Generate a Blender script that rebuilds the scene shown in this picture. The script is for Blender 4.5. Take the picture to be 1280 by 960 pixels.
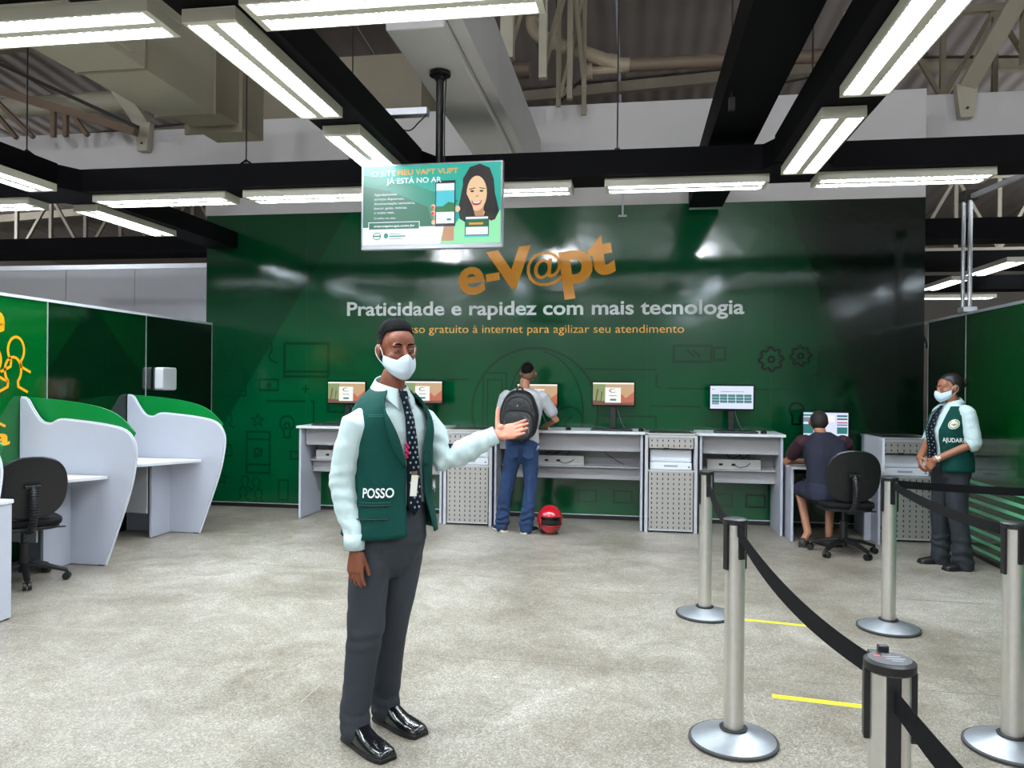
import bpy, math, random
from mathutils import Vector, Matrix, noise
random.seed(7)
for o in list(bpy.data.objects): bpy.data.objects.remove(o, do_unlink=True)
sc = bpy.context.scene
COL = sc.collection
R = math.radians
PI = math.pi
V = Vector
# ------------------------------------------------------------------ camera
cd = bpy.data.cameras.new('camera'); cam = bpy.data.objects.new('camera', cd); COL.objects.link(cam)
cd.sensor_fit = 'HORIZONTAL'; cd.sensor_width = 36.0; cd.lens = 965 / 1280 * 36.0
cd.clip_start = 0.05; cd.clip_end = 200
cam.matrix_world = Matrix.Translation((0, 0, 1.55)) @ (Matrix.Rotation(R(8.9), 4, 'Z') @ Matrix.Rotation(R(90 - .11), 4, 'X') @ Matrix.Rotation(R(.52), 4, 'Z'))
sc.camera = cam
# ------------------------------------------------------------------ world, exposure
w = bpy.data.worlds.new('world'); sc.world = w; w.use_nodes = True
w.node_tree.nodes['Background'].inputs[0].default_value = (.82, .88, 1, 1)
w.node_tree.nodes['Background'].inputs[1].default_value = .10
sc.view_settings.view_transform = 'Standard'; sc.view_settings.look = 'None'
sc.view_settings.gamma = 1; sc.view_settings.exposure = 0.42
TUBE_W = 15.0       # watts of each lamp channel
# ------------------------------------------------------------------ materials
MATS = {}
def lin(c):
    return tuple((x / 255 / 12.92) if x / 255 <= .04045 else ((x / 255 + .055) / 1.055) ** 2.4 for x in c)
def mat(name, rgb, rough=.5, metal=0, spec=.5, var=0, vscale=8, bump=0, bscale=200, emit=0, coat=0, sheen=0, aniso=None, wrinkle=0, wscale=9, sss=0):
    if name in MATS: return MATS[name]
    m = bpy.data.materials.new(name); m.use_nodes = True; MATS[name] = m
    nt = m.node_tree; b = nt.nodes['Principled BSDF']; L = nt.links.new
    c = lin(rgb) + (1,)
    b.inputs['Base Color'].default_value = c
    b.inputs['Roughness'].default_value = rough; b.inputs['Metallic'].default_value = metal
    b.inputs['Specular IOR Level'].default_value = spec
    if coat: b.inputs['Coat Weight'].default_value = coat; b.inputs['Coat Roughness'].default_value = .06
    if sheen: b.inputs['Sheen Weight'].default_value = sheen; b.inputs['Sheen Roughness'].default_value = .6
    if sss: b.inputs['Subsurface Weight'].default_value = sss; b.inputs['Subsurface Radius'].default_value = (.012, .005, .003); b.inputs['Subsurface Scale'].default_value = 1
    tc = nt.nodes.new('ShaderNodeTexCoord')
    if var:
        n = nt.nodes.new('ShaderNodeTexNoise'); n.inputs['Scale'].default_value = vscale; n.inputs['Detail'].default_value = 5
        L(tc.outputs['Object'], n.inputs['Vector'])
        mx = nt.nodes.new('ShaderNodeMix'); mx.data_type = 'RGBA'
        mx.inputs['A'].default_value = tuple(x * (1 - var) for x in c[:3]) + (1,)
        mx.inputs['B'].default_value = tuple(min(1, x * (1 + var)) for x in c[:3]) + (1,)
        L(n.outputs['Fac'], mx.inputs['Factor']); L(mx.outputs['Result'], b.inputs['Base Color'])
    last = None
    for amt, scl, dist in ((wrinkle, wscale, .02), (bump, bscale, .002)):
        if not amt: continue
        n = nt.nodes.new('ShaderNodeTexNoise'); n.inputs['Scale'].default_value = scl; n.inputs['Detail'].default_value = 3
        if scl < 40: n.inputs['Distortion'].default_value = 1.2
        L(tc.outputs['Object'], n.inputs['Vector'])
        bp = nt.nodes.new('ShaderNodeBump'); bp.inputs['Strength'].default_value = amt; bp.inputs['Distance'].default_value = dist
        L(n.outputs['Fac'], bp.inputs['Height'])
        if last: L(last.outputs['Normal'], bp.inputs['Normal'])
        L(bp.outputs['Normal'], b.inputs['Normal']); last = bp
    if emit:
        b.inputs['Emission Color'].default_value = c; b.inputs['Emission Strength'].default_value = emit * (.78 if emit < 2 else 1)
        if emit < 2: b.inputs['Base Color'].default_value = (.02, .02, .02, 1)
    return m
def nodes_of(m): return m.node_tree, m.node_tree.nodes, m.node_tree.links.new

white_lam = mat('white laminate', (176, 179, 192), .35, var=.03, vscale=3, bump=.05, bscale=400)
white_edge = mat('white edge band', (205, 208, 214), .4)
inner_lam = mat('grey laminate', (150, 149, 152), .45, var=.03)
chrome = mat('brushed steel', (214, 212, 208), .33, metal=.9, var=.08, vscale=30)
chrome_base = mat('worn steel dome', (166, 171, 178), .40, metal=.8, var=.25, vscale=14, bump=.1, bscale=60)
perf = mat('perforated aluminium', (186, 183, 180), .42, metal=.75, var=.05, vscale=5)
alu = mat('anodised aluminium', (205, 208, 215), .35, metal=.6)
black_pl = mat('black plastic', (12, 12, 14), .42, bump=.1, bscale=500)
black_gloss = mat('gloss black plastic', (10, 10, 12), .15)
black_fab = mat('black webbing', (12, 12, 14), .9, spec=.15, bump=.3, bscale=900)
black_uph = mat('black upholstery', (10, 10, 12), .8, spec=.25, bump=.3, bscale=700)
track_blk = mat('black painted duct', (8, 8, 12), .7, spec=.12, var=.15, vscale=5)
cream = mat('cream paint', (176, 170, 152), .55, var=.07, vscale=4)
cream_d = mat('galvanised cream duct', (146, 137, 118), .5, var=.10, vscale=2.5)
wallwhite = mat('white plaster', (206, 203, 204), .85, var=.05, vscale=2.5, bump=.4, bscale=30)
partwhite = mat('white partition board', (205, 207, 216), .4, var=.02)
fixhouse = mat('light housing paint', (214, 210, 196), .5)
reflector = mat('lamp reflector', (235, 238, 240), .2, metal=.7)
pvc = mat('pvc pipe', (165, 152, 130), .45, var=.05)
pipe_dark = mat('brown pipe', (120, 104, 88), .5, var=.08)
dark_hole = mat('dark recess', (6, 6, 7), .9)  # near-black stands in for shade inside openings; also the helmet lining
rod_m = mat('dark steel rod', (50, 47, 45), .5, metal=.5)
green_lam = mat('bright green laminate', (2, 120, 52), .3, var=.03)
stripe_m = mat('pale green print', (96, 170, 130), .25)
orange_m = mat('orange vinyl', (250, 168, 28), .3)
letter_w = mat('white vinyl', (240, 250, 250), .3)
yellow_t = mat('yellow tape', (226, 214, 40), .5, var=.12, vscale=20)
skirt_m = mat('black skirting', (14, 14, 15), .6)
def neon(name, rgb, s=1.0): return mat('lit ' + name, rgb, .5, emit=s)
# ------------------------------------------------------------------ geometry collector
def frame_of(d, ref=V((0, 0, 1))):
    d = d.normalized(); r = ref
    if abs(d.dot(r)) > .97: r = V((0, 1, 0)) if abs(d.y) < .9 else V((1, 0, 0))
    a = d.cross(r).normalized(); b = a.cross(d).normalized()
    return a, b
class G:
    def __init__(s): s.v = []; s.f = []; s.m = []
    def add(s, vs, fs, m=0):
        n = len(s.v); s.v += [V(x) for x in vs]; s.f += [tuple(i + n for i in f) for f in fs]; s.m += [m] * len(fs); return s
    def box(s, x0, y0, z0, x1, y1, z1, m=0, M=None):
        p = [V((x, y, z)) for x in (x0, x1) for y in (y0, y1) for z in (z0, z1)]
        if M is not None: p = [M @ q for q in p]
        return s.add(p, [(0, 1, 3, 2), (4, 6, 7, 5), (0, 4, 5, 1), (2, 3, 7, 6), (0, 2, 6, 4), (1, 5, 7, 3)], m)
    def bar(s, p0, p1, wa, wb, m=0, ref=V((0, 0, 1))):
        p0, p1 = V(p0), V(p1); a, b = frame_of(p1 - p0, ref)
        vs = [p + a * i * wa / 2 + b * j * wb / 2 for p in (p0, p1) for i, j in ((-1, -1), (1, -1), (1, 1), (-1, 1))]
        return s.add(vs, [(3, 2, 1, 0), (4, 5, 6, 7), (0, 1, 5, 4), (1, 2, 6, 5), (2, 3, 7, 6), (3, 0, 4, 7)], m)
    def tube(s, pts, rad, n=12, m=0, ref=V((0, 0, 1)), caps=True, round_ends=False, e=2.0, twist=0):
        pts = [V(p) for p in pts]; k = len(pts)
        if not isinstance(rad, (list, tuple)): rad = [rad] * k
        rad = [r if isinstance(r, (tuple, list)) else (r, r) for r in rad]
        T = [(pts[min(i + 1, k - 1)] - pts[max(i - 1, 0)]).normalized() for i in range(k)]
        a, b = frame_of(T[0], ref); fr = [(a, b)]
        for i in range(1, k):
            q = T[i - 1].rotation_difference(T[i]); a = q @ a; b = q @ b; fr.append((a, b))
        if round_ends:
            def cap(i, sgn):
                out = []
                r = rad[i]; rr = min(r)
                for t in (.5, .87, .985):
                    out.append((pts[i] + T[i] * sgn * rr * t, tuple(x * math.sqrt(1 - t * t) for x in r), fr[i]))
                return out
            st = cap(0, -1)[::-1]; en = cap(k - 1, 1)
            L = st + list(zip(pts, rad, fr)) + en
        else: L = list(zip(pts, rad, fr))
        vs = []
        for p, r, (a, b) in L:
            for j in range(n):
                t = 2 * PI * j / n + twist; c, sn = math.cos(t), math.sin(t)
                c = math.copysign(abs(c) ** (2 / e), c); sn = math.copysign(abs(sn) ** (2 / e), sn)
                vs.append(p + a * c * r[0] + b * sn * r[1])
        fs = [(i * n + j, i * n + (j + 1) % n, (i + 1) * n + (j + 1) % n, (i + 1) * n + j) for i in range(len(L) - 1) for j in range(n)]
        if caps: fs += [tuple(range(n))[::-1], tuple((len(L) - 1) * n + j for j in range(n))]
        return s.add(vs, fs, m)
    def cyl(s, p0, p1, r, n=16, m=0, r1=None): return s.tube([p0, p1], [r, r if r1 is None else r1], n, m)
    def lathe(s, prof, c=(0, 0, 0), n=32, m=0, M=None):
        c = V(c); vs = []
        for r, z in prof:
            for j in range(n):
                t = 2 * PI * j / n; p = V((r * math.cos(t), r * math.sin(t), z))
                vs.append((M @ p if M is not None else p) + c)
        k = len(prof)
        fs = [(i * n + j, i * n + (j + 1) % n, (i + 1) * n + (j + 1) % n, (i + 1) * n + j) for i in range(k - 1) for j in range(n)]
        fs += [tuple(range(n))[::-1], tuple((k - 1) * n + j for j in range(n))]
        return s.add(vs, fs, m)
    def prism(s, out, fn, t0, t1, m=0):
        n = len(out); vs = [fn(a, b, t0) for a, b in out] + [fn(a, b, t1) for a, b in out]
        return s.add(vs, [tuple(range(n))[::-1], tuple(range(n, 2 * n))] + [(j, (j + 1) % n, n + (j + 1) % n, n + j) for j in range(n)], m)
    def ball(s, c, r, n=16, k=10, m=0, M=None):
        if not isinstance(r, (tuple, list)): r = (r, r, r)
        c = V(c); vs = []
        for i in range(1, k):
            ph = PI * i / k
            for j in range(n):
                t = 2 * PI * j / n; p = V((r[0] * math.sin(ph) * math.cos(t), r[1] * math.sin(ph) * math.sin(t), r[2] * math.cos(ph)))
                vs.append((M @ p if M is not None else p) + c)
        tp, bt = V((0, 0, r[2])), V((0, 0, -r[2]))
        if M is not None: tp, bt = M @ tp, M @ bt
        vs += [tp + c, bt + c]; q = (k - 1) * n
        fs = [(i * n + j, (i + 1) * n + j, (i + 1) * n + (j + 1) % n, i * n + (j + 1) % n) for i in range(k - 2) for j in range(n)]
        fs += [(q, j, (j + 1) % n) for j in range(n)] + [(q + 1, (k - 2) * n + (j + 1) % n, (k - 2) * n + j) for j in range(n)]
        return s.add(vs, fs, m)
    def grid(s, fn, nu, nv, m=0, wrap=False):
        vs = [fn(i / (nu if wrap else nu - 1), j / (nv - 1)) for j in range(nv) for i in range(nu)]
        e = nu if wrap else nu - 1
        return s.add(vs, [(j * nu + i, j * nu + (i + 1) % nu, (j + 1) * nu + (i + 1) % nu, (j + 1) * nu + i) for j in range(nv - 1) for i in range(e)], m)
    def poly(s, pts, m=0): return s.add(pts, [tuple(range(len(pts)))], m)
    def xf(s, M): s.v = [M @ p for p in s.v]; return s
    def mesh(s, name, mats, smooth=None):
        me = bpy.data.meshes.new(name); me.from_pydata([tuple(p) for p in s.v], [], s.f)
        for m in (mats if isinstance(mats, (list, tuple)) else [mats]): me.materials.append(m)
        if len(me.materials) > 1: me.polygons.foreach_set('material_index', s.m)
        if smooth is not None:
            me.polygons.foreach_set('use_smooth', [True] * len(me.polygons))
            if smooth < 180: me.set_sharp_from_angle(angle=R(smooth))
        me.update(); return me
    def to(s, name, mats, parent=None, smooth=None, bevel=0, solid=0, loc=None):
        o = bpy.data.objects.new(name, s.mesh(name, mats, smooth)); COL.objects.link(o)
        if parent is not None: o.parent = parent
        if loc: o.location = loc
        if solid: q = o.modifiers.new('solid', 'SOLIDIFY'); q.thickness = solid; q.offset = 0
        if bevel:
            q = o.modifiers.new('bevel', 'BEVEL'); q.width = bevel; q.segments = 2; q.limit_method = 'ANGLE'; q.angle_limit = R(40)
        return o
def tag(o, label=None, cat=None, group=None, kind=None):
    if label: o['label'] = label
    if cat: o['category'] = cat
    if group: o['group'] = group
    if kind: o['kind'] = kind
    return o
def thing(name, label, cat, loc=(0, 0, 0), rz=0, group=None, kind=None):
    o = bpy.data.objects.new(name, None); COL.objects.link(o); o.empty_display_size = .1
    o.location = loc; o.rotation_euler = (0, 0, rz)
    if kind: o['kind'] = kind; return o
    return tag(o, label, cat, group)
def dup(root, loc, rz=None, label=None, group=None):
    def cp(o, par):
        c = o.copy(); COL.objects.link(c); c.parent = par
        for ch in kids.get(o.name, ()): cp(ch, c)
        return c
    kids = {}
    for o in COL.objects:
        if o.parent: kids.setdefault(o.parent.name, []).append(o)
    r = cp(root, None); r.location = loc
    if rz is not None: r.rotation_euler = (0, 0, rz)
    if label: r['label'] = label
    if group: r['group'] = group
    return r
def text_bbox(s, bold):
    cu = bpy.data.curves.new('t', 'FONT'); cu.body = s; cu.size = 1; cu.extrude = 0; cu.offset = bold; cu.resolution_u = 4
    o = bpy.data.objects.new('t', cu); COL.objects.link(o)
    dg = bpy.context.evaluated_depsgraph_get(); dg.update()
    me = bpy.data.meshes.new_from_object(o.evaluated_get(dg)); bpy.data.objects.remove(o)
    vs = [v.co.copy() for v in me.vertices]; fs = [tuple(p.vertices) for p in me.polygons]; bpy.data.meshes.remove(me)
    return vs, fs
def lettering(s, mtl, parent, O, X, Z, w=None, h=None, bold=.0, name='lettering', rot=0, anchor='l', lift=.001, box=None, warp=None):
    """letters in the plane through O with axes X (reading direction) and Z (up); h = cap height unless box"""
    vs, fs = text_bbox(s, bold)
    xs = [v.x for v in vs]; ys = [v.y for v in vs]; x0, x1, y0, y1 = min(xs), max(xs), min(ys), max(ys)
    O, X, Z = V(O), V(X).normalized(), V(Z).normalized(); N = X.cross(Z)
    if box: sx = (box[1] - box[0]) / (x1 - x0); sy = (box[3] - box[2]) / (y1 - y0); ox, oy = box[0] - x0 * sx, box[2] - y0 * sy
    else:
        sy = h / .73 if h else w / (x1 - x0); sx = w / (x1 - x0) if w else sy; ox = -x0 * sx; oy = 0
        if anchor == 'c': ox -= (x1 - x0) * sx / 2
    c, sn = math.cos(rot), math.sin(rot); P = []
    for v in vs:
        a, b = v.x * sx + ox, v.y * sy + oy; a, b = a * c - b * sn, a * sn + b * c
        p = O + X * a + Z * b + N * lift
        P.append(warp(p) if warp else p)
    g = G(); g.add(P, fs)
    return g.to(name, mtl, parent)
def rounded(x0, z0, x1, z1, r, n=5):
    out = []
    for cx, cz, a0 in ((x1 - r, z0 + r, -90), (x1 - r, z1 - r, 0), (x0 + r, z1 - r, 90), (x0 + r, z0 + r, 180)):
        for i in range(n + 1):
            t = R(a0 + 90 * i / n); out.append((cx + r * math.cos(t), cz + r * math.sin(t)))
    return out
def cr(pts, n=8):
    """Catmull-Rom through 2-D or 3-D points"""
    out = []; k = len(pts)
    for i in range(k - 1):
        p0, p1, p2, p3 = [V(pts[max(0, min(k - 1, j))]) for j in (i - 1, i, i + 1, i + 2)]
        for s in range(n):
            t = s / n; out.append(.5 * ((2 * p1) + (p2 - p0) * t + (2 * p0 - 5 * p1 + 4 * p2 - p3) * t * t + (3 * p1 - p0 - 3 * p2 + p3) * t ** 3))
    out.append(V(pts[-1])); return out
XZ = lambda a, b, t: V((a, t, b))
YZ = lambda a, b, t: V((t, a, b))
XY = lambda a, b, t: V((a, b, t))

# ================================================================== STRUCTURE
WY = 8.83          # back wall plane
# ---- floor
def floor_mat():
    m = mat('granolithic floor', (168, 163, 154), .42); nt, N, L = nodes_of(m); b = N['Principled BSDF']
    tc = N.new('ShaderNodeTexCoord')
    def noise_(scale, detail=4, rough=.6, dist=0):
        n = N.new('ShaderNodeTexNoise'); n.inputs['Scale'].default_value = scale; n.inputs['Detail'].default_value = detail
        n.inputs['Roughness'].default_value = rough; n.inputs['Distortion'].default_value = dist; L(tc.outputs['Object'], n.inputs['Vector']); return n
    def ramp(src, stops):
        r = N.new('ShaderNodeValToRGB'); e = r.color_ramp.elements
        e[0].position, e[0].color = stops[0][0], lin(stops[0][1]) + (1,); e[1].position, e[1].color = stops[1][0], lin(stops[1][1]) + (1,)
        for p, c in stops[2:]: q = e.new(p); q.color = lin(c) + (1,)
        L(src, r.inputs['Fac']); return r
    def mix(f, a, bb, mode='MIX'):
        x = N.new('ShaderNodeMix'); x.data_type = 'RGBA'; x.blend_type = mode
        for k, s in (('Factor', f), ('A', a), ('B', bb)):
            if isinstance(s, (int, float)): x.inputs[k].default_value = s
            elif isinstance(s, tuple): x.inputs[k].default_value = s
            else: L(s, x.inputs[k])
        return x.outputs['Result']
    big = ramp(noise_(.55, 6, .62, .6).outputs['Fac'], [(.30, (126, 120, 110)), (.72, (186, 183, 177)), (.5, (155, 150, 142))])
    n2 = noise_(2.6, 6, .7, 1.5); r2 = ramp(n2.outputs['Fac'], [(.35, (205, 200, 190)), (.66, (255, 255, 255))])
    base = mix(.8, big.outputs['Color'], r2.outputs['Color'], 'MULTIPLY')
    v = N.new('ShaderNodeTexVoronoi'); v.inputs['Scale'].default_value = 150; L(tc.outputs['Object'], v.inputs['Vector'])
    sp = ramp(v.outputs['Color'], [(.10, (60, 56, 52)), (.30, (150, 146, 138)), (.62, (190, 186, 178)), (.85, (252, 250, 245))])
    base = mix(.5, base, sp.outputs['Color'], 'OVERLAY')
    v3 = N.new('ShaderNodeTexVoronoi'); v3.inputs['Scale'].default_value = 70; L(tc.outputs['Object'], v3.inputs['Vector'])
    s3 = ramp(v3.outputs['Distance'], [(.10, (70, 66, 60)), (.24, (255, 255, 255))]); base = mix(.22, base, s3.outputs['Color'], 'MULTIPLY')
    L(base, b.inputs['Base Color'])
    rr = N.new('ShaderNodeMapRange'); rr.inputs['To Min'].default_value = .24; rr.inputs['To Max'].default_value = .52
    L(noise_(1.6, 5, .7, .8).outputs['Fac'], rr.inputs['Value']); L(rr.outputs['Result'], b.inputs['Roughness'])
    bp = N.new('ShaderNodeBump'); bp.inputs['Strength'].default_value = .12; bp.inputs['Distance'].default_value = .002
    L(v.outputs['Distance'], bp.inputs['Height']); L(bp.outputs['Normal'], b.inputs['Normal'])
    return m
floor_m = floor_mat()
joint_m = mat('floor joint filler', (132, 126, 114), .7, var=.3, vscale=25)
joint_l = mat('pale floor joint', (166, 162, 152), .7, var=.3, vscale=25)
fl = G().box(-16, -6, -.12, 12, 22, 0).to('floor', floor_m); tag(fl, kind='structure')
def joint(pts, wd, m):
    g = G(); P = cr(pts, 6)
    for i in range(len(P) - 1): g.bar(V((P[i].x, P[i].y, .0002)), V((P[i + 1].x, P[i + 1].y, .0002)), wd * random.uniform(.5, 1.3), .0012)
    g.to('joint', m, fl)
joint([(-1.5, 8.3), (-1.52, 6.3), (-1.55, 4.2), (-1.6, 2.2), (-1.6, .6)], .004, joint_l)
joint([(.55, 5.2), (.56, 4.1), (.58, 3.2), (.58, 1.5)], .005, joint_l)
joint([(-6, 4.35), (-3, 4.3), (-1.3, 4.26)], .0035, joint_l)
joint([(-1.3, 4.26), (2, 4.2)], .003, joint_m)
joint([(1.35, 4.86), (1.7, 4.8), (2.3, 4.79), (3.0, 4.75)], .010, joint_m)
joint([(-.45, 5.85), (-.1, 5.78), (.25, 5.82)], .009, joint_m)
joint([(-3.2, 6.1), (-2.2, 6.06), (-.2, 6.05), (1.6, 6.0), (3, 5.95)], .004, joint_m)
joint([(-4.2, 7.4), (-1, 7.35), (2.4, 7.3)], .004, joint_l)
# ---- back wall: printed glossy panel, plaster fascia above
def print_mat(name, g_hi, g_lo, gloss, cuts, edges):
    """printed vinyl: flat colour facets with straight borders (part of the print)"""
    m = mat(name, g_hi, gloss, coat=.12); nt, N, L = nodes_of(m); b = N['Principled BSDF']
    tc = N.new('ShaderNodeTexCoord'); sp = N.new('ShaderNodeSeparateXYZ'); L(tc.outputs['Object'], sp.inputs[0])
    U = sp.outputs[cuts[0]]; W_ = sp.outputs['Z']
    def math_(op, a, c=None, clamp=False):
        q = N.new('ShaderNodeMath'); q.operation = op; q.use_clamp = clamp
        for i, s in enumerate((a, c)):
            if s is None: continue
            if isinstance(s, (int, float)): q.inputs[i].default_value = s
            else: L(s, q.inputs[i])
        return q.outputs[0]
    tot = None
    for (a, c, d, soft, amt) in cuts[1]:
        # amt * clamp((a*u + c*z + d)/soft)
        e = math_('ADD', math_('MULTIPLY', U, a), math_('MULTIPLY', W_, c)); e = math_('ADD', e, d)
        e = math_('DIVIDE', e, soft, True); e = math_('MULTIPLY', e, amt)
        tot = e if tot is None else math_('ADD', tot, e)
    tot = math_('ADD', tot, 0, True)
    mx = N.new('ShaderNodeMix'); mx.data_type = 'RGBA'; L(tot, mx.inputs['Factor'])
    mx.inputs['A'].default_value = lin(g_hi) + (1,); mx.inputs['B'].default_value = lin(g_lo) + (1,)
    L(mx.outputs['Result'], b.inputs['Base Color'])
    n = N.new('ShaderNodeTexNoise'); n.inputs['Scale'].default_value = 3.0; n.inputs['Detail'].default_value = 2; L(tc.outputs['Object'], n.inputs['Vector'])
    n2 = N.new('ShaderNodeTexNoise'); n2.inputs['Scale'].default_value = 60; L(tc.outputs['Object'], n2.inputs['Vector'])
    b1 = N.new('ShaderNodeBump'); b1.inputs['Strength'].default_value = .10; b1.inputs['Distance'].default_value = .03; L(n.outputs['Fac'], b1.inputs['Height'])
    b2 = N.new('ShaderNodeBump'); b2.inputs['Strength'].default_value = .06; b2.inputs['Distance'].default_value = .002; L(n2.outputs['Fac'], b2.inputs['Height'])
    L(b1.outputs['Normal'], b2.inputs['Normal']); L(b2.outputs['Normal'], b.inputs['Normal']); L(b2.outputs['Normal'], b.inputs['Coat Normal'])
    return m
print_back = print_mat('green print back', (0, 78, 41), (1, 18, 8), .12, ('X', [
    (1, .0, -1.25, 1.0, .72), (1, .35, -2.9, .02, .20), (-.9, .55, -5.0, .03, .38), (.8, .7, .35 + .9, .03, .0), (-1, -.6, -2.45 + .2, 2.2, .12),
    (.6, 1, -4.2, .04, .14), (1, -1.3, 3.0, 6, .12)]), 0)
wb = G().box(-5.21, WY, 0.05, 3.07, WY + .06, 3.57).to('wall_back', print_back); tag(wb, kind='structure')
G().box(-5.21, WY + .012, 0, 3.07, WY + .05, .05).to('skirting', skirt_m, wb)
G().box(-5.21, WY - .004, .048, 3.07, WY, .058).to('edge_trim', alu, wb)
for i, x in enumerate((-3.9, -2.55, -1.2, .15, 1.5)):
    G().box(x, WY - .0006, .06, x + .002, WY, 3.57).to('sheet_seam', mat('sheet seam', (2, 60, 30), .3), wb)
fascia = G().box(-5.23, WY - .005, 3.57, 3.07, WY + .30, 4.73).to('wall_upper', wallwhite, None, bevel=.004); tag(fascia, kind='structure')
G().box(-5.215, WY + .06, 0, -5.205, WY + .3, 3.57).to('side_return', partwhite, fascia)
ub = G().box(-13, 9.6, 4.17, -5.2, 9.9, 4.93).box(3.07, 9.6, 4.10, 12, 9.9, 4.93).to('wall_beam', wallwhite); tag(ub, kind='structure')
# seams of the plaster beam
# ---- wall print: pictograms
icon_m = mat('dark green print', (0, 56, 29), .12, coat=.12)
icon_d = mat('darkest green print', (0, 22, 11), .12, coat=.12)
RK = [0]
def ribbon(g, pts, wd, y=WY, closed=False):
    RK[0] = (RK[0] + 1) % 8; y = y - RK[0] * .00008
    P = [V((p[0], p[1])) for p in pts]
    if closed: P = P + [P[0]]
    P = [p for i, p in enumerate(P) if i == 0 or (p - P[i - 1]).length > 1e-6]; n = len(P)
    loop = n > 3 and (P[0] - P[-1]).length < 1e-5
    if loop: P = P[:-1]; n -= 1
    vs = []
    for i in range(n):
        a = P[i] - P[i - 1] if (i > 0 or loop) else P[1] - P[0]; b = P[(i + 1) % n] - P[i] if (i < n - 1 or loop) else P[i] - P[i - 1]
        a.normalize(); b.normalize(); na, nb = V((-a.y, a.x)), V((-b.y, b.x)); m_ = na + nb
        m_ = na if m_.length < .3 else m_.normalized() / max(.5, m_.normalized().dot(na))
        for s in (1, -1): q = P[i] + m_ * s * wd / 2; vs.append(V((q.x, y - .0012, q.y)))
    g.add(vs, [(2 * i, 2 * i + 1, 2 * ((i + 1) % n) + 1, 2 * ((i + 1) % n)) for i in range(n if loop else n - 1)])
def circ(cx, cz, r, a0=0, a1=360, n=24, ez=1): return [(cx + r * math.cos(R(a0 + (a1 - a0) * i / n)), cz + ez * r * math.sin(R(a0 + (a1 - a0) * i / n))) for i in range(n + 1)]
def rect(x0, z0, x1, z1): return [(x0, z0), (x1, z0), (x1, z1), (x0, z1), (x0, z0)]
def icon(*lines, wd=.022, parent=None, m=None, name='pictogram', fn=None):
    g = G()
    for l in lines: ribbon(g, l, wd)
    if fn: g.v = [fn(p) for p in g.v]
    if m is None and sum(v.x for v in g.v) / len(g.v) > 1.35: m = icon_d
    return g.to(name, m or icon_m, parent or wb)
def small_person(x, z, s, **k): icon(circ(x, z + .16 * s, .075 * s, -55, 235, 18, 1.3), [(x - .045 * s, z + .08 * s), (x - .05 * s, z + .04 * s), (x - .14 * s, z)], [(x + .045 * s, z + .08 * s), (x + .05 * s, z + .04 * s), (x + .14 * s, z)], wd=.02 * max(s, .8), **k)
# man with laptop, far left
icon(circ(-4.91, 2.03, .15, 0, 180), circ(-4.91, 1.98, .11, 180, 360, 14, 1.5), [(-5.02, 2.02), (-4.93, 2.08), (-4.82, 2.03)], [(-5.09, 1.68), (-5.03, 1.76), (-4.95, 1.80)], [(-4.73, 1.68), (-4.79, 1.76), (-4.87, 1.80)], [(-4.97, 1.79), (-4.91, 1.72), (-4.85, 1.79)])
icon(rect(-5.14, 1.36, -4.68, 1.66), [(-5.14, 1.42), (-4.68, 1.42)], wd=.025)
small_person(-4.43, 1.76, 1.15)
icon(rect(-4.18, 1.60, -3.62, 2.0), [(-4.18, 1.66), (-3.62, 1.66)], wd=.03)
icon(rect(-4.50, 1.43, -4.26, 1.56), circ(-4.38, 1.49, .02, n=8)); icon([(-3.95, 1.45), (-3.86, 1.45)], [(-3.905, 1.40), (-3.905, 1.50)])
icon([(-4.5, 1.30), (-4.49, 1.30)], [(-4.42, 1.30), (-3.9, 1.30)], [(-3.84, 1.30), (-3.80, 1.30), (-3.80, 1.05)])
icon(circ(-4.93, 1.08, .07, -60, 240, 14, 1.25), [(-4.97, 1.0), (-5.04, .96)], [(-4.89, 1.0), (-4.83, .96)])
star = [(-4.52 + (.08 if i % 2 == 0 else .035) * math.sin(PI * i / 5), 1.06 + (.08 if i % 2 == 0 else .035) * math.cos(PI * i / 5)) for i in range(11)]
icon(star, wd=.016)
icon(circ(-4.14, 1.03, .09, -60, 240), [(-4.18, .95), (-4.18, .86), (-4.10, .86), (-4.10, .95)], circ(-4.14, 1.0, .035, n=10), wd=.025)
icon(rect(-5.03, .62, -4.86, .75), circ(-4.94, .685, .02, n=8))
icon(rect(-4.66, .42, -4.36, .92), [(-4.66, .83), (-4.36, .83)], [(-4.66, .52), (-4.36, .52)], [(-4.57, .60), (-4.45, .72)], circ(-4.51, .67, .05, n=10), wd=.025)
icon(rect(-4.09, .60, -3.99, .69), wd=.02)
for x, z in ((-4.68, .22), (-4.53, .2), (-4.7, .08), (-4.5, .06)): small_person(x, z, .62)
icon(rect(-4.24, .1, -4.12, .34), wd=.02); star2 = [(a - .47, b - .72) for a, b in star]; icon(star2, wd=.02)
icon(rect(-3.62, 1.18, -3.4, 1.5), [(-3.62, 1.3), (-3.4, 1.3)], wd=.025)
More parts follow.
